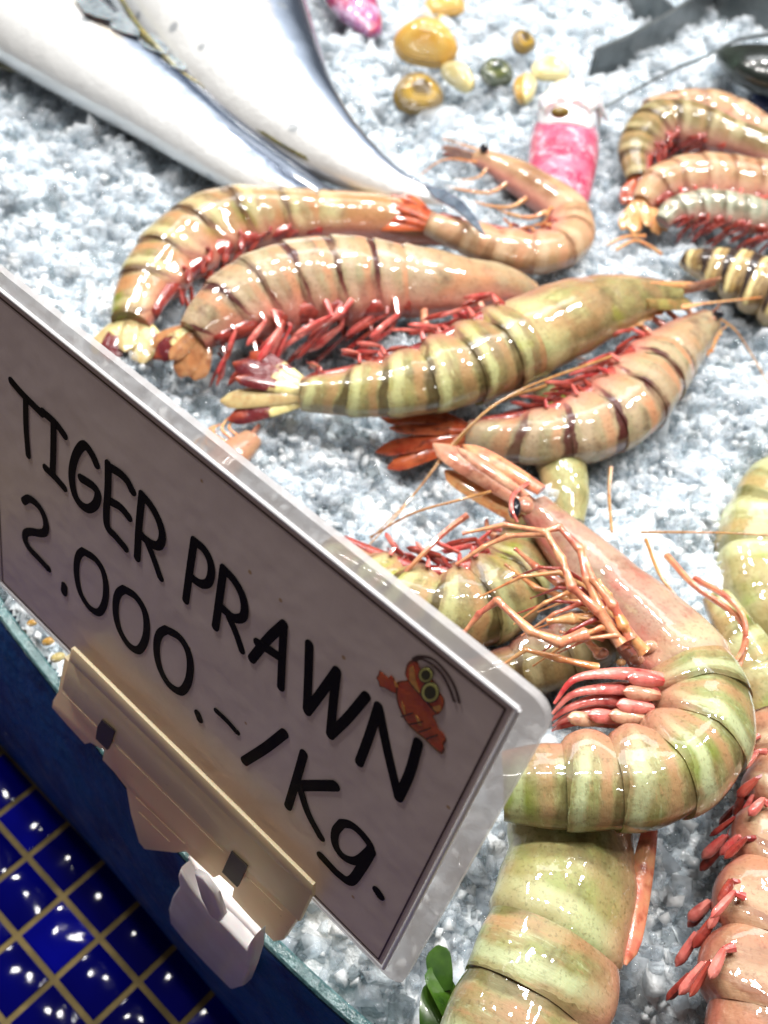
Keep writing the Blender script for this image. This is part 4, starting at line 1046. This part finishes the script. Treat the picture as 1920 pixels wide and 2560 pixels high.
# little printed red prawn drawing
c8 = ((850, 1550), 4.1475)
pic = MB()
def flat_poly(mb, pts_, off, c=c8, th=.00006):
    prism(mb, [sg(c[0][0]+x/c[1], c[0][1]+y/c[1], off) for x, y in pts_], nS*th)
def curve_poly(pts_, k=5):
    q = catmull([(x, y, 0) for x, y in pts_]+[(pts_[0][0], pts_[0][1], 0)], k); return [(a[0], a[1]) for a in q[:-1]]
outer = [(760, 400), (700, 450), (675, 560), (700, 620), (600, 640), (580, 730), (600, 880), (680, 1050), (780, 1160), (880, 1240), (960, 1320), (1050, 1390), (1085, 1350), (1075, 1300), (1105, 1250), (1080, 1190), (1035, 1150), (1000, 1070), (965, 1000), (1030, 970), (1075, 900), (1080, 820), (1030, 740), (990, 650), (900, 560), (830, 500), (800, 420)]
flat_poly(pic, curve_poly(outer), .00046); ar = [(600, 720), (560, 600), (530, 570), (500, 600), (460, 560), (410, 520), (400, 560), (375, 600), (400, 640), (410, 690), (460, 700), (520, 740), (590, 770)]
flat_poly(pic, ar, .00054)
pic.build('printed_prawn', limb_mat('print_dark_red', (.16, .03, .01), (.20, .05, .015), (.14, .02, .01), .4), sign, smooth=False)
def shrink(pts_, k):
    cx = sum(p[0] for p in pts_)/len(pts_); cy = sum(p[1] for p in pts_)/len(pts_)
    return [(cx+(x-cx)*k, cy+(y-cy)*k) for x, y in pts_]
pic = MB(); flat_poly(pic, curve_poly(shrink(outer, .94)), .00062); flat_poly(pic, shrink(ar, .86), .00062)
pic.build('printed_prawn', limb_mat('print_red', (.62, .05, .015), (.66, .10, .02), (.50, .03, .01), .4), sign, smooth=False)
pic = MB()
for pts_ in ([(720, 500), (760, 470), (790, 640), (830, 760), (770, 720), (720, 620)], [(640, 840), (670, 900), (680, 1000), (640, 900)], [(960, 900), (1040, 880), (1050, 940), (980, 950)], [(780, 980), (820, 1020), (850, 1100), (810, 1080)], [(560, 630), (590, 650), (605, 700), (570, 690)]):
    flat_poly(pic, pts_, .00072)
pic.build('printed_prawn', limb_mat('print_orange', (.78, .25, .05), (.80, .40, .10), (.78, .30, .06), .4), sign, smooth=False)
for (cx, cy, rx, ry) in ((890, 570, 70, 75), (935, 750, 88, 100)):
    pic = MB(); el = lambda k, o2: flat_poly(pic, [(cx+rx*k*math.cos(a*math.pi/10), cy+ry*k*math.sin(a*math.pi/10)) for a in range(20)], o2)
    el(1.12, .00080); pic.build('printed_eye', M_line, sign, smooth=False)
    pic = MB(); el(.98, .00088); pic.build('printed_eye', simple('print_yellow', (.62, .62, .20), .4, .2), sign, smooth=False)
    pic = MB(); el(.70, .00096); pic.build('printed_eye', simple('print_pupil', (.05, .05, .012), .4, .2), sign, smooth=False)
pic = MB()
stroke(pic, [(760, 400), (830, 375), (960, 400), (1090, 520), (1190, 680), (1240, 850)], .00028, *c8, off=.0005)
stroke(pic, [(770, 415), (850, 400), (950, 450), (1060, 560), (1140, 700), (1190, 840)], .00028, *c8, off=.0005)
for a, b in (((720, 640), (1000, 960)), ((640, 1000), (760, 960)), ((720, 1080), (860, 1050)), ((820, 1160), (940, 1120)), ((900, 1230), (1010, 1190))):
    stroke(pic, [a, b], .00014, *c8, off=.00068)
pic.build('printed_feelers', M_line, sign, smooth=False)

# ------------------------------------------------------------------ beige holder and white clamp
c7 = ((0, 1450), 1.8433)
def q7(pts_, off): return [sg(x/c7[1], 1450+y/c7[1], off) for x, y in pts_]
def beige():
    t = NT('beige_plastic')
    b = t.mix(t.ramp(t.noise(15, 2), [(.3, 0.0), (.7, 1.0)]), (.92, .74, .46), (.88, .70, .41))
    b = t.mix(t.ramp(t.noise(500, 2), [(.70, 0.0), (.76, .5)]), b, (.45, .30, .12))
    t.l(b, t.p.inputs['Base Color']); t.set(Roughness=.42, Subsurface_Weight=.15, Subsurface_Scale=.003)
    t.bump(t.noise(120, 2), .0002); return t.m
M_bg = beige()
hold = thing('sign_holder', 'beige plastic holder strip gripping the lower edge of the price card', 'sign holder', sg(440, 2000, .003))
def bevprism(mb, loop, vec, bev):
    """prism whose front rim is rounded inwards"""
    N_ = len(loop); c = sum(loop, V((0, 0, 0)))/N_
    ins = []
    for i, p in enumerate(loop):
        a = loop[i-1]; b = loop[(i+1) % N_]
        e1 = (p-a).normalized(); e2 = (b-p).normalized()
        nn = vec.normalized(); n1 = nn.cross(e1); n2_ = nn.cross(e2); m = (n1+n2_)
        if m.length < 1e-6: m = n1
        m.normalize(); k = bev/max(.35, m.dot(n1)); ins.append(m*k)
    area_ = sum((loop[i]-c).cross(loop[(i+1) % N_]-c).dot(vec) for i in range(N_))
    sgn = 1 if area_ > 0 else -1
    v1 = vec-vec.normalized()*bev
    rings = [loop, [p+v1 for p in loop], [p+v1+vec.normalized()*bev*.7+m*sgn*.3 for p, m in zip(loop, ins)], [p+vec+m*sgn for p, m in zip(loop, ins)]]
    vs = [p for r_ in rings for p in r_]
    fs = [(k*N_+i, k*N_+(i+1) % N_, (k+1)*N_+(i+1) % N_, (k+1)*N_+i) for k in range(3) for i in range(N_)]
    fs += [tuple(t_) for t_ in tessellate_polygon([rings[0]])]+[tuple(i+3*N_ for i in t_) for t_ in tessellate_polygon([rings[3]])]
    mb.add(vs, fs)
low_ = [(322, 340), (500, 510), (800, 800), (1100, 1090), (1400, 1385), (1445, 1440), (1400, 1530), (1325, 1640), (1285, 1645), (1185, 1545), (1090, 1440), (1098, 1400), (1035, 1342), (1008, 1355), (880, 1235), (830, 1240), (690, 1225), (662, 1190), (625, 1060), (605, 940), (550, 870), (495, 812), (502, 770), (440, 735), (415, 742), (330, 650), (262, 572), (268, 540), (292, 500)]
mb = MB(); bevprism(mb, q7(low_, .0012), nS*.0022, .0006); mb.build('plate', M_bg, hold, angle=40)
top_ = [(345, 305), (700, 655), (1100, 1045), (1455, 1395), (1450, 1440), (1395, 1560), (1300, 1465), (1000, 1175), (700, 885), (400, 595), (300, 490)]
mb = MB(); bevprism(mb, q7(top_, .0034), nS*.0016, .0007); mb.build('plate', M_bg, hold, angle=40)
rib_ = [(345, 305), (700, 655), (1100, 1045), (1455, 1395), (1452, 1450), (1100, 1115), (700, 725), (333, 368)]
mb = MB(); bevprism(mb, q7(rib_, .0050), nS*.0011, .0005); mb.build('rib', M_bg, hold, angle=40)
M_gr = simple('groove_brown', (.66, .48, .26), .5)
for a, b in (((290, 520), (460, 690)), ((530, 760), (1035, 1258)), ((1140, 1370), (1300, 1525)), ((625, 1000), (850, 1215)), ((640, 1070), (780, 1205))):
    mb = MB(); p0, p1 = q7([a, b], .0036 if a[0] not in (290, 530, 1140) else .0050); tube(mb, [p0, p1], [.00010, .00010], 6, sm=0); mb.build('groove', M_gr, hold)
M_slot = simple('slot_dark', (.035, .022, .008), .5)
for pts_ in ([(478, 638), (538, 690), (520, 745), (503, 778), (450, 725), (458, 670)], [(1075, 1243), (1148, 1312), (1102, 1408), (1032, 1338)]):
    mb = MB(); prism(mb, q7(pts_, .0047), nS*.0008); mb.build('slot', M_slot, hold, smooth=False)
# white clamp on the glass edge
t = NT('white_plastic'); t.l(t.mix(t.ramp(t.noise(60, 3), [(.4, 0.0), (.7, 1.0)]), (.84, .80, .80), (.76, .70, .68)), t.p.inputs['Base Color'])
t.set(Roughness=.3, Subsurface_Weight=.2, Subsurface_Scale=.004); M_wp = t.m
clampo = thing('clamp', 'white plastic clamp gripping the glass edge below the beige holder', 'clamp', W(560, 2300, 0))
PC = W(560, 2260, RIMZ)+outw*.004; nC = outw
def cl(x, y, off):
    r = ray(x/c7[1], 1450+y/c7[1]); t_ = (PC+nC*off-CAM).dot(nC)/r.dot(nC); return CAM+r*t_
face = [(875, 1290), (930, 1380), (1010, 1480), (1110, 1575), (1180, 1650), (1225, 1590), (1215, 1680), (1190, 1760), (1160, 1835), (1110, 1852), (1000, 1745), (900, 1640), (820, 1540), (815, 1480), (835, 1420), (870, 1370), (865, 1320)]
mb = MB(); bevprism(mb, [cl(x, y, 0) for x, y in face], nC*.004, .0012); mb.build('jaw', M_wp, clampo, angle=60)
mb = MB(); bevprism(mb, [cl(x, y, .0035) for x, y in [(915, 1330), (955, 1350), (1015, 1430), (1048, 1530), (1030, 1560), (990, 1530), (945, 1440)]], nC*.0018, .0009); mb.build('lever', M_wp, clampo, angle=60)
mb = MB(); bevprism(mb, [W(x/c7[1], 1450+y/c7[1], RIMZ+.001) for x, y in [(880, 1232), (1000, 1330), (1100, 1440), (1232, 1575), (1190, 1665), (1120, 1590), (1020, 1490), (930, 1400), (872, 1300)]], UPW*.004, .0012); mb.build('top_plate', M_wp, clampo, angle=60)
for o in C.objects:
    if '_o' in o: del o['_o']
